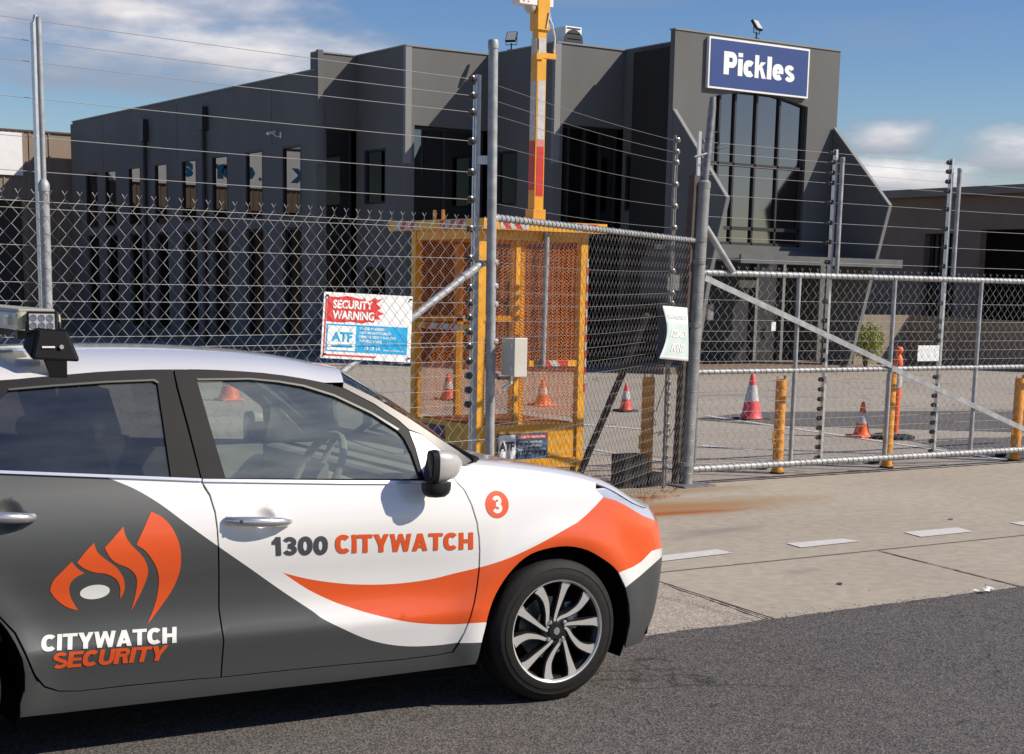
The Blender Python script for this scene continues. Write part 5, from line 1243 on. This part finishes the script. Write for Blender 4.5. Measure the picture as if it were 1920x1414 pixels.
panel('belt_strip', conv([(-150, 875), (0, 881.5), (190, 889), (376.5, 896.8), (376.5, 902), (190, 894.5), (0, 887), (-150, 881)], 30), chs, off=.008, thick_=.01, grid=(.05, .05), parent=door_r)
pill = conv([(644, 717), (700, 744.5), (765, 783.5), (825, 823.5), (858, 845), (884, 864), (869, 873), (855, 864), (830, 845.5), (791, 814.5), (767, 805), (746, 786.5), (701, 756.5), (643, 726.5)], 16)
panel('front_pillar', pill, mat('dark_silver_pillar', (.085, .083, .082), .42, .35, coat=.1), off=.001, thick_=.02, grid=(.05, .04))
sail = conv([(767, 808), (791, 816), (830, 847), (855, 866), (868, 875), (871, 882), (865, 893), (849, 897), (830, 901), (800, 901), (789, 878), (779, 840)], 16)
panel('mirror_sail', sail, pw, off=.003, thick_=.02, grid=(.04, .03))

def grid_obj(name, rows, mats, parent=None, smooth=True, mirror=False):
    b = MB(); n = len(rows[0]); b.v = [tuple(p) for r in rows for p in r]
    b.f = [(i*n+k, i*n+k+1, (i+1)*n+k+1, (i+1)*n+k) for i in range(len(rows)-1) for k in range(n-1)]; b.m = [0]*len(b.f)
    return b.build(name, mats, parent or car, smooth=smooth)
def mir(p): return Vector((p[0], 1.745-p[1], p[2]))
def coons(L, Rr, B, T):   # lists: L,R along u (same length n), B (u=0) and T (u=1) along v (length m)
    n, m = len(L), len(B); rows = []
    for i in range(n):
        u = i/(n-1); r = []
        for k in range(m):
            v = k/(m-1)
            p = (L[i]*(1-v)+Rr[i]*v)+(B[k]*(1-u)+T[k]*u)-(L[0]*(1-u)*(1-v)+Rr[0]*(1-u)*v+L[-1]*u*(1-v)+Rr[-1]*u*v)
            r.append(p)
        rows.append(r)
    return rows
def resample(P, n):
    P = [np.array(p, float) for p in P]; d = np.concatenate([[0], np.cumsum([np.linalg.norm(P[i+1]-P[i]) for i in range(len(P)-1)])]); A = np.array(P)
    return [Vector([float(np.interp(t, d, A[:, k])) for k in range(3)]) for t in np.linspace(0, d[-1], n)]
def full(rows, crown=None):   # half rows (edge to centre) mirrored to the full width
    return [r+[mir(p) for p in r[-2::-1]] for r in rows]
# bonnet
cowl = resample(cr_dense([Pl(-.40, .995), (-.33, .12, 1.003), (-.25, .35, 1.0), (-.19, .6, .996), (-.17, .8725, .995)], 6), 14)
nose = resample([Pl(s, zt_(s)) for s in (.62, .7, .8, .9, 1.0, 1.1, 1.2, SMAX)], 14)
edge_ = resample([Pl(s, zt_(s)) for s in (-.40, -.3, -.2, -.1, 0, .07, .14, .2, .26, .31, .36, .4, .44, .48, .52, .57, .62)], 26)
cen = resample(cr_dense([(-.17, .8725, .995), (.0, .8725, .965), (.17, .8725, .927), (.33, .8725, .893), (.465, .8725, .860), (.58, .8725, .825), tuple(nose[-1])], 5), 26)
rows = coons(edge_, cen, cowl, nose)
for i, r in enumerate(rows):
    for k, p in enumerate(r):
        v = k/13; u = i/25; r[k] = p+Vector((0, 0, (.013*math.sin(math.pi*min(1, v*2.2))*(1-v) if v < .46 else 0)*math.sin(math.pi*min(1, u*1.05))))
hood = grid_obj('bonnet', full(rows), pw)
# roof
red = [Pl(*px2sz(*p)) for p in roofpx[::-1]]+[Pl(-2.45, 1.345), Pl(-2.7, 1.32), Pl(-2.95, 1.28)]
tip = Pl(*px2sz(644, 717)); red[0] = tip
red = resample(red, 26); rows = []
zcen = tab([(-3.2, 1.31), (-3.0, 1.345), (-2.7, 1.38), (-2.4, 1.405), (-2.1, 1.423), (-1.8, 1.433), (-1.5, 1.435), (-1.2, 1.425), (-1.0, 1.408), (-.8, 1.376), (-.66, 1.345), (-.5, 1.31)])
for i, e in enumerate(red):
    r = []
    for k in range(15):
        v = (k/14)**1.25; y = e.y+(.8725-e.y)*v; s = e.x+.15*math.sin(v*math.pi/2)*math.exp(-i*.35)
        q = min(1, (y-e.y)/.50); zc = zcen(s)-.012*(1-v)
        z = e.z+(zc-e.z)*(1-(1-q)**2.6)
        r.append(Vector((s, y, z)))
    rows.append(r)
roof = grid_obj('roof', full(rows), pw)
frontroof = rows[0]
# windscreen
ap = resample([Pl(*px2sz(*p), -.002) for p in [(884, 865), (858, 845.5), (825, 824), (795, 804), (765, 784), (732, 764), (700, 745), (670, 730), (644, 717.5)]], 16)
cw2 = [Vector((p.x-.03, p.y, p.z-.012)) for p in cowl]; cw2[0] = ap[0]
wc = resample(cr_dense([tuple(cw2[-1]), (-.25, .8725, 1.10), (-.45, .8725, 1.225), (-.58, .8725, 1.29), tuple(frontroof[-1])], 6), 16)
fr = resample(frontroof, 14); fr[0] = ap[-1]
rows = coons(ap, wc, cw2, fr)
glW = glass_mat('windscreen_glass', (.80, .86, .80), .9, 0.0, .14)
wsc = grid_obj('windscreen', full(rows), glW)

b = MB()
for (a, c, z) in ((.10, .62, 0), (.70, 1.35, .0)):
    p0 = Vector((-.36+.02, a, 1.015)); p1 = Vector((-.245, c, 1.03)); b.tube([p0, p0.lerp(p1, .5)+Vector((0, 0, .012)), p1], .008, 6); b.tube([p0-Vector((0, 0, .04)), p0], .014, 6)
b.build('wiper', blackp, car, smooth=True)
cwl = [[p+Vector((.03, 0, .004)) for p in cowl], [p+Vector((-.045, 0, -.006)) for p in cowl]]
grid_obj('cowl', full(cwl), blackp)
# tail, not seen in the photograph: hatch, rear glass, lamps
tl = [Pl(s, 1.05) for s in np.linspace(-2.95, SMIN, 10)]
re = resample([tuple(red[-1])]+[tuple(rows_) for rows_ in []]+[( -2.99, .6, 1.33), (-3.0, .8725, 1.345)], 10)
grid_obj('tailgate', full([re, [a.lerp(c, .5)+Vector((-.05, 0, .0)) for a, c in zip(re, tl)], tl]), pg)
panel('tail_lamp', [(-2.95, .85), (-3.3, .86), (-3.3, 1.0), (-2.98, 1.02)], refl_red, off=.008, thick_=.01)
b = MB(); b.box((-1.25, .8725, .24), (3.6, 1.50, .06)); b.box((-.55, .8725, .60), (.06, 1.5, .70)); b.box((.25, .8725, .45), (.5, 1.0, .5)); b.box((-2.95, .8725, .55), (.1, 1.4, .6)); b.build('floor_pan', under, car)
for cx_ in (0, -2.52):
    for sd in (0, 1):
        b = MB(); y0, y1 = (.02, .30) if not sd else (1.445, 1.725)
        pr = [(cx_+.375*math.cos(a), .31+.375*math.sin(a)) for a in [R(-25+230*i/24) for i in range(25)]]
        for i in range(24): b.quad((pr[i][0], y0, pr[i][1]), (pr[i+1][0], y0, pr[i+1][1]), (pr[i+1][0], y1, pr[i+1][1]), (pr[i][0], y1, pr[i][1]))
        yy = .30 if not sd else 1.445; b.add([(x, yy, z) for x, z in pr], [tuple(range(25))])
        b.build('wheel_arch_liner', under, car)
# cabin
b = MB(); b.box((-.50, .8725, .86), (.34, 1.36, .18)); b.box((-.33, .8725, .93), (.20, 1.3, .08)); b.box((-.75, .8725, .55), (.5, .24, .5)); b.build('dashboard', inter, car, bevel=.03)
def seat(x, y, w=.48):
    t = MB(); t.box((x+.10, y, .50), (.50, w, .20)); rot = Matrix.Rotation(R(-16), 3, 'Y'); t.box((x-.24, y, .82), (.16, w-.04, .62), rot=rot); s_ = t.build('seat', inter, car, bevel=.04)
    t = MB(); t.box((x-.335, y, 1.20), (.10, .25, .17), rot=rot); t.tube([(x-.32, y-.05, 1.06), (x-.33, y-.05, 1.16)], .008, 6); t.tube([(x-.32, y+.05, 1.06), (x-.33, y+.05, 1.16)], .008, 6); t.build('headrest', inter, s_, bevel=.03)
seat(-1.42, .47); seat(-1.42, 1.28)
b = MB(); b.box((-2.15, .8725, .50), (.5, 1.25, .2)); b.box((-2.45, .8725, .80), (.16, 1.25, .58), rot=Matrix.Rotation(R(-20), 3, 'Y')); rs = b.build('rear_bench', inter, car, bevel=.04)
for y in (.42, 1.32): b = MB(); b.box((-2.56, y, 1.14), (.10, .25, .14)); b.build('headrest', inter, rs, bevel=.03)
b = MB(); pts = [Vector((-.86, .46, .93))+Matrix.Rotation(R(-62), 3, 'Y') @ Vector((.18*math.cos(a), .18*math.sin(a), 0)) for a in [k*math.pi/12 for k in range(24)]]
b.tube(pts, .016, 8, closed=True); b.tube([pts[0], pts[12]], .013, 6); b.tube([(-.86, .46, .93), (-.66, .46, .86)], .03, 8); b.box((-.86, .46, .93), (.05, .12, .10)); b.build('steering_wheel', inter, car, smooth=True)
p = loc_y(598, 748, .8725); b = MB(); b.box((p.x, .8725, p.z), (.03, .24, .07)); b.tube([(p.x, .8725, p.z), (p.x+.06, .8725, p.z+.06)], .01, 6); b.build('rear_view_mirror', blackp, car, bevel=.012)
b = MB()
b.box((-1.65, 1.60, .72), (2.0, .04, .44)); b.build('door_trim', inter, car)
# handles
def handle(x0, x1, y, parent, key=False):
    a = px2sz(x0, y[0]); c = px2sz(x1, y[1]); b = MB(); n = 12; pts = []; rr = []
    for i in range(n+1):
        t = i/n; s = a[0]+(c[0]-a[0])*t; z = a[1]+(c[1]-a[1])*t; o = .004+.034*math.sin(math.pi*t)**.45
        pts.append(Pl(s, z, o+max(0, prof_(z)-Oo(s, z)))); rr.append(.015+.005*math.sin(math.pi*t))
    b.tube(pts, rr, 10); h_ = b.build('handle', chrome, parent, smooth=True)
    if key:
        s = a[0]+(c[0]-a[0])*.17; z = a[1]+(c[1]-a[1])*.17; p = Pl(s, z, .046); q = Nl(s, z); b = MB(); b.tube([p-q*.01, p+q*.002], .0065, 10); b.build('keyhole', blackp, h_)
        s = a[0]+(c[0]-a[0])*.36; z = a[1]+(c[1]-a[1])*.36; b = MB(); b.box(Pl(s, z, .050), (.012, .006, .010)); b.build('button', blackp, h_)
handle(424, 541, (975, 977), door_f, True); handle(-50, 61, (966, 970), door_r)
# shapes and lettering stuck on the panels, each a thin film following the surface
def film(name, polys_px, m, parent, off=.0014, is_px=True, exc=(), grid=(.03, .014)):
    inc = [conv(list(q), 8) for q in polys_px] if is_px else polys_px
    V, Fc, mi = mesh2d(inc, [conv(list(q), 8) for q in exc] if is_px else exc, (), grid)
    return surf_mesh(V, Fc, mi, off, m, name, parent)
def quadmap(TLp, TRp, BRp, BLp):
    def f(u, v): return (BLp[0]*(1-u)*(1-v)+BRp[0]*u*(1-v)+TLp[0]*(1-u)*v+TRp[0]*u*v, BLp[1]*(1-u)*(1-v)+BRp[1]*u*(1-v)+TLp[1]*(1-u)*v+TRp[1]*u*v)
    return f
def letters(txt, quad_, m, parent, off=.0020, gap=.05, outline=None):
    f = quadmap(*quad_); x = 0; g, W_ = word(txt, gap)
    ctr = quad_; cs = [px2sz(*c) for c in quad_]; fs = quadmap(*cs)
    x = 0
    for ch in txt:
        gl_, w = glyph(ch)
        if gl_:
            polys = [[fs((p[0]+x)/W_, p[1]) for p in q] for q in gl_]
            V, Fc, mi = mesh2d(polys, (), (), (.022, .009)); surf_mesh(V, Fc, mi, off, m, 'letter', parent)
            if outline:
                k = .035; polys = []
                for q in gl_:
                    cx_ = sum(p[0] for p in q)/len(q); cy_ = sum(p[1] for p in q)/len(q)
                    for dx, dy in ((k, k), (-k, k), (k, -k), (-k, -k)): polys.append([fs((p[0]+dx+x)/W_, p[1]+dy) for p in q])
                V, Fc, mi = mesh2d(polys, (), (), None); surf_mesh(V, Fc, mi, off-.0005, outline, 'letter_outline', parent)
        x += w+gap
z3 = lambda pts: [(x/2.983, 940+y/2.983) for x, y in pts]
white_v = mat('white_vinyl', (.78, .78, .74), .35, 0, coat=.3)
logo = [
 [(400, 338), (435, 378), (472, 402), (430, 422), (400, 448), (386, 490), (396, 540), (418, 580), (438, 612), (370, 590), (318, 552), (288, 515), (281, 492), (298, 445), (345, 395)],
 [(525, 233), (545, 285), (590, 325), (650, 370), (688, 425), (697, 480), (688, 515), (670, 546), (673, 500), (665, 460), (640, 428), (590, 405), (530, 398), (475, 378), (430, 345), (472, 290)],
 [(690, 140), (703, 195), (735, 245), (790, 300), (820, 350), (827, 400), (812, 455), (785, 515), (732, 615), (748, 560), (762, 495), (765, 440), (752, 405), (715, 372), (650, 345), (612, 310), (585, 260), (635, 205)],
 [(845, 58), (905, 88), (960, 145), (1000, 230), (1012, 310), (1005, 390), (975, 470), (930, 545), (822, 692), (855, 610), (878, 530), (888, 450), (880, 385), (850, 325), (810, 275), (762, 243), (805, 150)]]
for k, q in enumerate(logo):
    P_l = z3(q); n_l = len(P_l); sh = []
    for i in range(n_l):
        u_ = Vector(P_l[i])-Vector(P_l[i-1]); v_ = Vector(P_l[(i+1) % n_l])-Vector(P_l[i])
        if u_.angle(v_) > R(48): sh.append(i)
    pts = []
    for i, a_ in enumerate(sh):
        e_ = sh[(i+1) % len(sh)]; seg = [P_l[(a_+k_) % n_l] for k_ in range(((e_-a_) % n_l)+1)]
        pts += [tuple(t_) for t_ in (cr_dense(seg, 5) if len(seg) > 2 else seg)][:-1]
    film('flame_logo', [pts], po, door_r)
film('eye_logo', [z3([(530+84*math.cos(a)*math.cos(.09)+40*math.sin(a)*.09, 507-84*math.cos(a)*.09-40*math.sin(a)) for a in [k*math.pi/14 for k in range(28)]])], white_v, door_r)
q_ = lambda pts: tuple(z3(pts))
letters('CITYWATCH', q_([(232, 750), (987, 701), (987, 791), (230, 843)]), white_v, door_r, gap=.03)
letters('SECURITY', q_([(300, 848), (942, 804), (918, 888), (288, 940)]), po, door_r, gap=.02)
letters('1300', ((509, 1007), (615, 1005), (614, 1040), (511, 1042)), pgo, door_f, gap=.05)
letters('CITYWATCH', ((628, 1003), (887, 998), (887, 1030), (629, 1038)), po, door_f, gap=.05)
circ = px2sz(932, 946); cr_ = .0535
cp_ = [(circ[0]+cr_*math.cos(a), circ[1]+cr_*math.sin(a)) for a in [k*math.pi/18 for k in range(36)]]
cir = film('number_disc', [cp_], po, fender, is_px=False, grid=(.02, .02))
g3, w3 = glyph('3'); V, Fc, mi = mesh2d([[(circ[0]+(p[0]-w3/2)*.066, circ[1]+(p[1]-.5)*.070) for p in q] for q in g3]); surf_mesh(V, Fc, mi, .0022, white_v, 'digit', cir)
# door mirror
def mirror_unit(sgn):
    def Y(p): return p if sgn > 0 else mir(p)
    mid = loc_y(806, 878, -.10); gx = mid.x
    rows = []
    # housing lofted from the glass face forwards
    cz = mid.z+.004; H2 = .060; 
    def ring(x, yo, yi, zt2, zb2, p=3.0):
        return [Y(Vector((x+(.015*(1-((k % 20)/20))), (yo+yi)/2+(yi-yo)/2*abs(math.cos(a))**(2/p)*math.copysign(1, math.cos(a)), (zt2+zb2)/2+(zt2-zb2)/2*abs(math.sin(a))**(2/p)*math.copysign(1, math.sin(a))))) for k, a in enumerate([2*math.pi*k/20 for k in range(20)])]
    secs = [(gx, -.128, -.055, cz+H2, cz-H2), (gx+.02, -.134, -.05, cz+H2+.003, cz-H2-.001), (gx+.065, -.132, -.045, cz+H2-.002, cz-H2+.003), (gx+.105, -.118, -.04, cz+H2-.014, cz-H2+.014), (gx+.132, -.095, -.035, cz+H2-.034, cz-H2+.034), (gx+.142, -.080, -.05, cz+.015, cz-.015)]
    b = MB(); rs_ = [ring(*s_) for s_ in secs]
    for r in rs_: b.v += [tuple(p) for p in r]
    for i in range(len(rs_)-1):
        for k in range(20): b.f.append((i*20+k, i*20+(k+1) % 20, (i+1)*20+(k+1) % 20, (i+1)*20+k)); b.m.append(0)
    b.f.append(tuple(range(100, 120))); b.m.append(0)
    mo = b.build('door_mirror', mat('silver_paint', (.52, .50, .48), .3, .2, coat=.5) if sgn > 0 else bpy.data.materials['silver_paint'], car, smooth=True)
    b = MB(); r0 = ring(gx-.004, -.130, -.052, cz+H2+.002, cz-H2-.002); r1 = ring(gx+.018, -.137, -.048, cz+H2+.005, cz-H2-.004); b.v = [tuple(p) for p in r0+r1]; b.f = [(k, (k+1) % 20, 20+(k+1) % 20, 20+k) for k in range(20)]+[tuple(range(20))]; b.m = [0]*21
    b.build('bezel', blackp, mo)
    b = MB(); r0 = ring(gx-.006, -.122, -.060, cz+H2-.008, cz-H2+.008); b.v = [tuple(p) for p in r0]; b.f = [tuple(range(20))]; b.m = [0]; b.build('glass', mat('mirror_glass', (.06, .06, .07), .05, .8) if sgn > 0 else bpy.data.materials['mirror_glass'], mo)
    b = MB(); b.v = []
    c = loc_y(818, 917, -.075); n1_ = 18
    prof = [(1.0, .026), (1.0, .012), (.97, -.004), (.86, -.018), (.62, -.029), (0.0, -.034)]
    for r_, h_ in prof:
        for k in range(n1_): a = 2*math.pi*k/n1_; b.v.append(tuple(Y(Vector((c.x+.060*r_*math.cos(a), c.y+.045*r_*math.sin(a), c.z+h_)))))
    for i in range(len(prof)-1):
        for k in range(n1_): b.f.append((i*n1_+k, i*n1_+(k+1) % n1_, (i+1)*n1_+(k+1) % n1_, (i+1)*n1_+k)); b.m.append(0)
    b.f.append(tuple(range(n1_))); b.m.append(0); b.build('mirror_base', blackp, mo, smooth=True)
    b = MB(); a0 = Vector((gx+.05, -.06, cz-.02)); a1 = Pl(-.52, .985, .0); b.tube([Y(a0), Y(a0.lerp(a1, .5)), Y(a1)], [.040, .036, .045], 12); b.build('mirror_arm', pw if sgn > 0 else blackp, mo, smooth=True)
    return mo
mirror_unit(1); mirror_unit(-1)
# wheels
alloy = mat('machined_alloy', (.60, .58, .55), .4, .5); alloy_dk = mat('dark_alloy', (.025, .026, .028), .35, .5); tyrem = mat('tyre_rubber', (.013, .0115, .011), .7, 0, .2, 40, .15, 30, spec=.3); disc = mat('brake_disc', (.25, .25, .26), .35, .8)
def wheel(cx_, near=True, detail=True):
    w = empty('wheel', (cx_, .0 if near else 1.745, .300)); w.parent = car
    if not near: w.rotation_euler = (0, 0, math.pi)
    b = MB(); Rr_ = .300
    prof = [(.212, -.012), (.216, -.020), (.226, -.021), (.245, -.018), (.247, -.0155), (.262, -.0125), (.2635, -.0145), (.268, -.0125), (.272, -.009), (.285, .000), (.294, .010), (.2985, .022), (.300, .040), (.3003, .06), (.2945, .064), (.2945, .070), (.3005, .074), (.301, .100), (.2945, .104), (.2945, .112), (.301, .116), (.300, .150), (.292, .175), (.26, .185), (.212, .18)]
    b.lathe([(r, h) for r, h in prof], (0, 0, 0), 64, 'Y', Matrix.Scale(-1, 3, (0, 1, 0)) if False else None)
    # lathe axis 'Y' maps height to +Y, inward
    b.f = [f for f in b.f if len(f) == 4]; b.m = [0]*len(b.f)
    t = b.build('tyre', tyrem, w, smooth=True)
    b = MB(); b.lathe([(.212, -.012), (.218, -.019), (.2195, -.012), (.2120, .0), (.198, .010), (.192, .03), (.188, .12), (.205, .17)], (0, 0, 0), 56, 'Y'); b.f = [f for f in b.f if len(f) == 4]; b.m = [0]*len(b.f); rim = b.build('rim', alloy_dk, w, smooth=True)
    b = MB(); b.lathe([(.2155, -.0195), (.2155, -.0215), (.2095, -.019), (.2045, -.010), (.2065, -.008)], (0, 0, 0), 64, 'Y'); b.f = [f for f in b.f if len(f) == 4]; b.m = [0]*len(b.f); b.build('rim_lip', alloy, rim, smooth=True)
    b = MB(); b.lathe([(0, .075), (.13, .075), (.13, .085), (0, .085)], (0, 0, 0), 40, 'Y'); b.build('brake_disc', disc, w)
    b = MB(); b.lathe([(0, .10), (.192, .10), (.192, .105)], (0, 0, 0), 40, 'Y'); b.build('backing_plate', under, w)
    if detail:
        b = MB(); b.box((.10, .06, .05), (.07, .05, .12)); b.build('brake_caliper', disc, w, bevel=.01)
        dk = MB(); fc = MB()
        def spk(pts, ws, y0, y1, mbx, dish=.008):
            c_ = [tuple(p) for p in cr_dense([(r*.2085*math.cos(R(a)), r*.2085*math.sin(R(a))) for r, a in pts], 5)]
            n_ = len(c_)-1; wl2 = [float(np.interp(k/n_, [0, .35, .75, 1], ws)) for k in range(n_+1)]
            qs = thick(c_, wl2); L_ = [q[0] for q in qs]+[qs[-1][1]]; R_ = [q[3] for q in qs]+[qs[-1][2]]
            vs = []
            for k, (a, c) in enumerate(zip(L_, R_)):
                rr_ = math.hypot(*c_[k])/.2085; dd_ = dish*(1-rr_)
                vs += [(a[0], y0+dd_, a[1]), (c[0], y0+dd_, c[1]), (c[0], y1, c[1]), (a[0], y1, a[1])]
            fs = []
            for k in range(n_):
                for e_ in range(4): fs.append((k*4+e_, k*4+(e_+1) % 4, k*4+4+(e_+1) % 4, k*4+4+e_))
            fs += [(0, 1, 2, 3), (n_*4+3, n_*4+2, n_*4+1, n_*4)]
            mbx.add(vs, fs)
        for q_i in range(5):
            th = 79+72*q_i
            for kind_ in (0, 1):
                pts_ = [(.20, th+24), (.34, th+13), (.62, th+3.5), (.86, th+.5), (.985, th-1)] if kind_ == 0 else [(.20, th+8), (.27, th-8), (.42, th-31), (.65, th-38.5), (.86, th-36.5), (.985, th-34)]
                yo_ = .0006*kind_
                dk = MB(); fc = MB()
                spk(pts_, (.022, .025, .042, .056), -.0085-yo_, .028+yo_, dk); spk(pts_, (.010, .015, .030, .045), -.0118-yo_, -.0088-yo_, fc)
                sp_ = dk.build('spoke', alloy_dk, rim); fo_ = fc.build('spoke_face', alloy, rim)
        b = MB(); b.lathe([(.068, .03), (.066, .004), (.058, -.004), (.038, -.006), (.034, -.011), (0, -.012)], (0, 0, 0), 32, 'Y'); hub = b.build('hub', alloy_dk, rim, smooth=True)
        for k in range(4):
            a = R(40+90*k); b = MB(); b.lathe([(.0105, .0), (.0105, -.012), (.007, -.018), (0, -.0185)], (.050*math.cos(a), .0, .050*math.sin(a)), 6, 'Y'); b.build('wheel_nut', chrome, hub)
        b = MB()
        sh_ = [[(-.016, .004), (-.004, .016), (.004, .016), (.016, .004), (.010, .000), (.0, .009), (-.006, .004), (.008, -.004), (.002, -.009), (-.014, .001)], [(.016, -.004), (.004, -.016), (-.004, -.016), (-.016, -.004), (-.010, .000), (-.002, -.010), (.002, -.009), (.014, .0)]]
        for q in sh_[:1]+[[(p[0]*-1, p[1]*-1-.0) for p in sh_[0]]]:
            V, Fc, mi = mesh2d([q]); b.add([(v[0], -.0135, v[1]) for v in V], Fc)
        b.build('badge', chrome, hub)
    return w
wheel(0, True); wheel(-2.52, True); wheel(0, False, False); wheel(-2.52, False, False)
# roof rack with lamps
f0 = loc_y(99, 668, .27); fz = f0.z; fx = f0.x
def fo(dx, y, dz): return Vector((fx+dx, y, fz+dz))
rk = MB()
W1, W2, Hf = .088, .054, .104
for yo, yi in ((.225, .36),):
    b = rk; vs = [fo(-W1, yo, -.012), fo(W1, yo, -.022), fo(W1, yi, .02), fo(-W1, yi, .03), fo(-W2, yo+.035, Hf-.01), fo(W2, yo+.035, Hf-.015), fo(W2, yi-.02, Hf), fo(-W2, yi-.02, Hf)]
    b.add(vs, [(0, 1, 2, 3), (7, 6, 5, 4), (0, 4, 5, 1), (1, 5, 6, 2), (2, 6, 7, 3), (3, 7, 4, 0)])
footm = mat('rack_black', (.005, .005, .006), .6, spec=.12)
foot = rk.build('rack_foot', footm, car, bevel=.012)
b = MB(); s0_ = px2sz(94, 704)[0]; s1_ = px2sz(125, 703)[0]
zz0 = px2sz(110, 704)[1]
b.add([Pl(s0_, zz0-.004, .004), Pl(s1_, zz0-.006, .004), Pl(s1_, zz0-.006, -.002), Pl(s0_, zz0-.004, -.002), fo(-.040, .232, .002), fo(.040, .232, -.002), fo(.040, .26, .0), fo(-.040, .26, .0)], [(0, 1, 2, 3), (7, 6, 5, 4), (0, 4, 5, 1), (1, 5, 6, 2), (2, 6, 7, 3), (3, 7, 4, 0)])
b.build('clamp_strap', footm, foot)
b = MB(); n_ = 12; pr = [(.035*math.cos(a), .014*math.sin(a)) for a in [2*math.pi*k/n_ for k in range(n_)]]
b.prism([fo(p[0], .30, Hf+.004+p[1]) for p in pr], (0, 1.145, 0)); b.build('crossbar', alu, foot, smooth=False)
fm = MB(); fm.add([mir(Vector(v)) for v in rk.v], rk.f); fm.build('rack_foot', blackp, car, bevel=.012)
font_obj('logo_plate', 'oooooo', white_p, fo(-.045, .2335, .030), (1, 0, 0), (0, .35, 1), .045, .007, foot, .04)
b = MB(); b.tube([fo(.022, .238, .034), fo(.022, .230, .034)], .008, 12); b.build('lock', chrome, foot)
# cream warning light bar along the crossbar, and a square work lamp facing sideways
lz = loc_y(100, 603, .36)
b = MB(); hb = .033; 
b.box((fx-.02, .98, lz.z), (.16, 1.24, hb*2)); creamm = mat('cream_lens', (.42, .40, .26), .35, 0, .15, 14, coat=.3); lb = b.build('light_bar', creamm, car, bevel=.018)
b = MB(); b.box((fx-.02, .98, lz.z+hb+.004), (.13, 1.16, .012)); b.build('lid', mat('light_bar_top', (.33, .33, .27), .5), lb, bevel=.004)
for yy in (.55, .98, 1.4): b = MB(); b.box((fx-.02, yy, lz.z-hb-.015), (.08, .05, .04)); b.build('bracket', blackp, lb)
for yy in (.48, .70, 1.2): b = MB(); b.box((fx-.105, yy, lz.z), (.02, .07, .036)); b.build('lamp_module', refl_white, lb, bevel=.004)
c0 = loc_y(79, 604, .30)
wl_ = empty('work_lamp', c0, R(-22)); wl_.parent = car
b = MB(); b.box((0, .02, 0), (.105, .05, .074)); 
for k in range(5): b.box((0, .05, -.028+k*.014), (.098, .03, .005))
b.build('casing', blackp, wl_, bevel=.004)
b = MB(); b.box((.0, -.0065, .001), (.086, .004, .056)); lens_ = b.build('lens', mat('led_reflector', (.85, .85, .84), .35, .1), wl_)
ledm = mat('led_dark', (.34, .34, .34), .3, .3)
for i in range(3):
    for k in range(2):
        b = MB(); b.lathe([(.0125, -.0092), (.0105, -.0098), (.004, -.0090), (.0, -.0088)], (-.0285+.0285*i, 0, -.0125+.027*k), 14, 'Y'); b.build('led', ledm, lens_)
b = MB(); b.tube([(-.055, .02, 0), (-.06, .02, -.045), (.06, .02, -.045), (.055, .02, 0)], .006, 6); b.build('bracket', blackp, wl_)
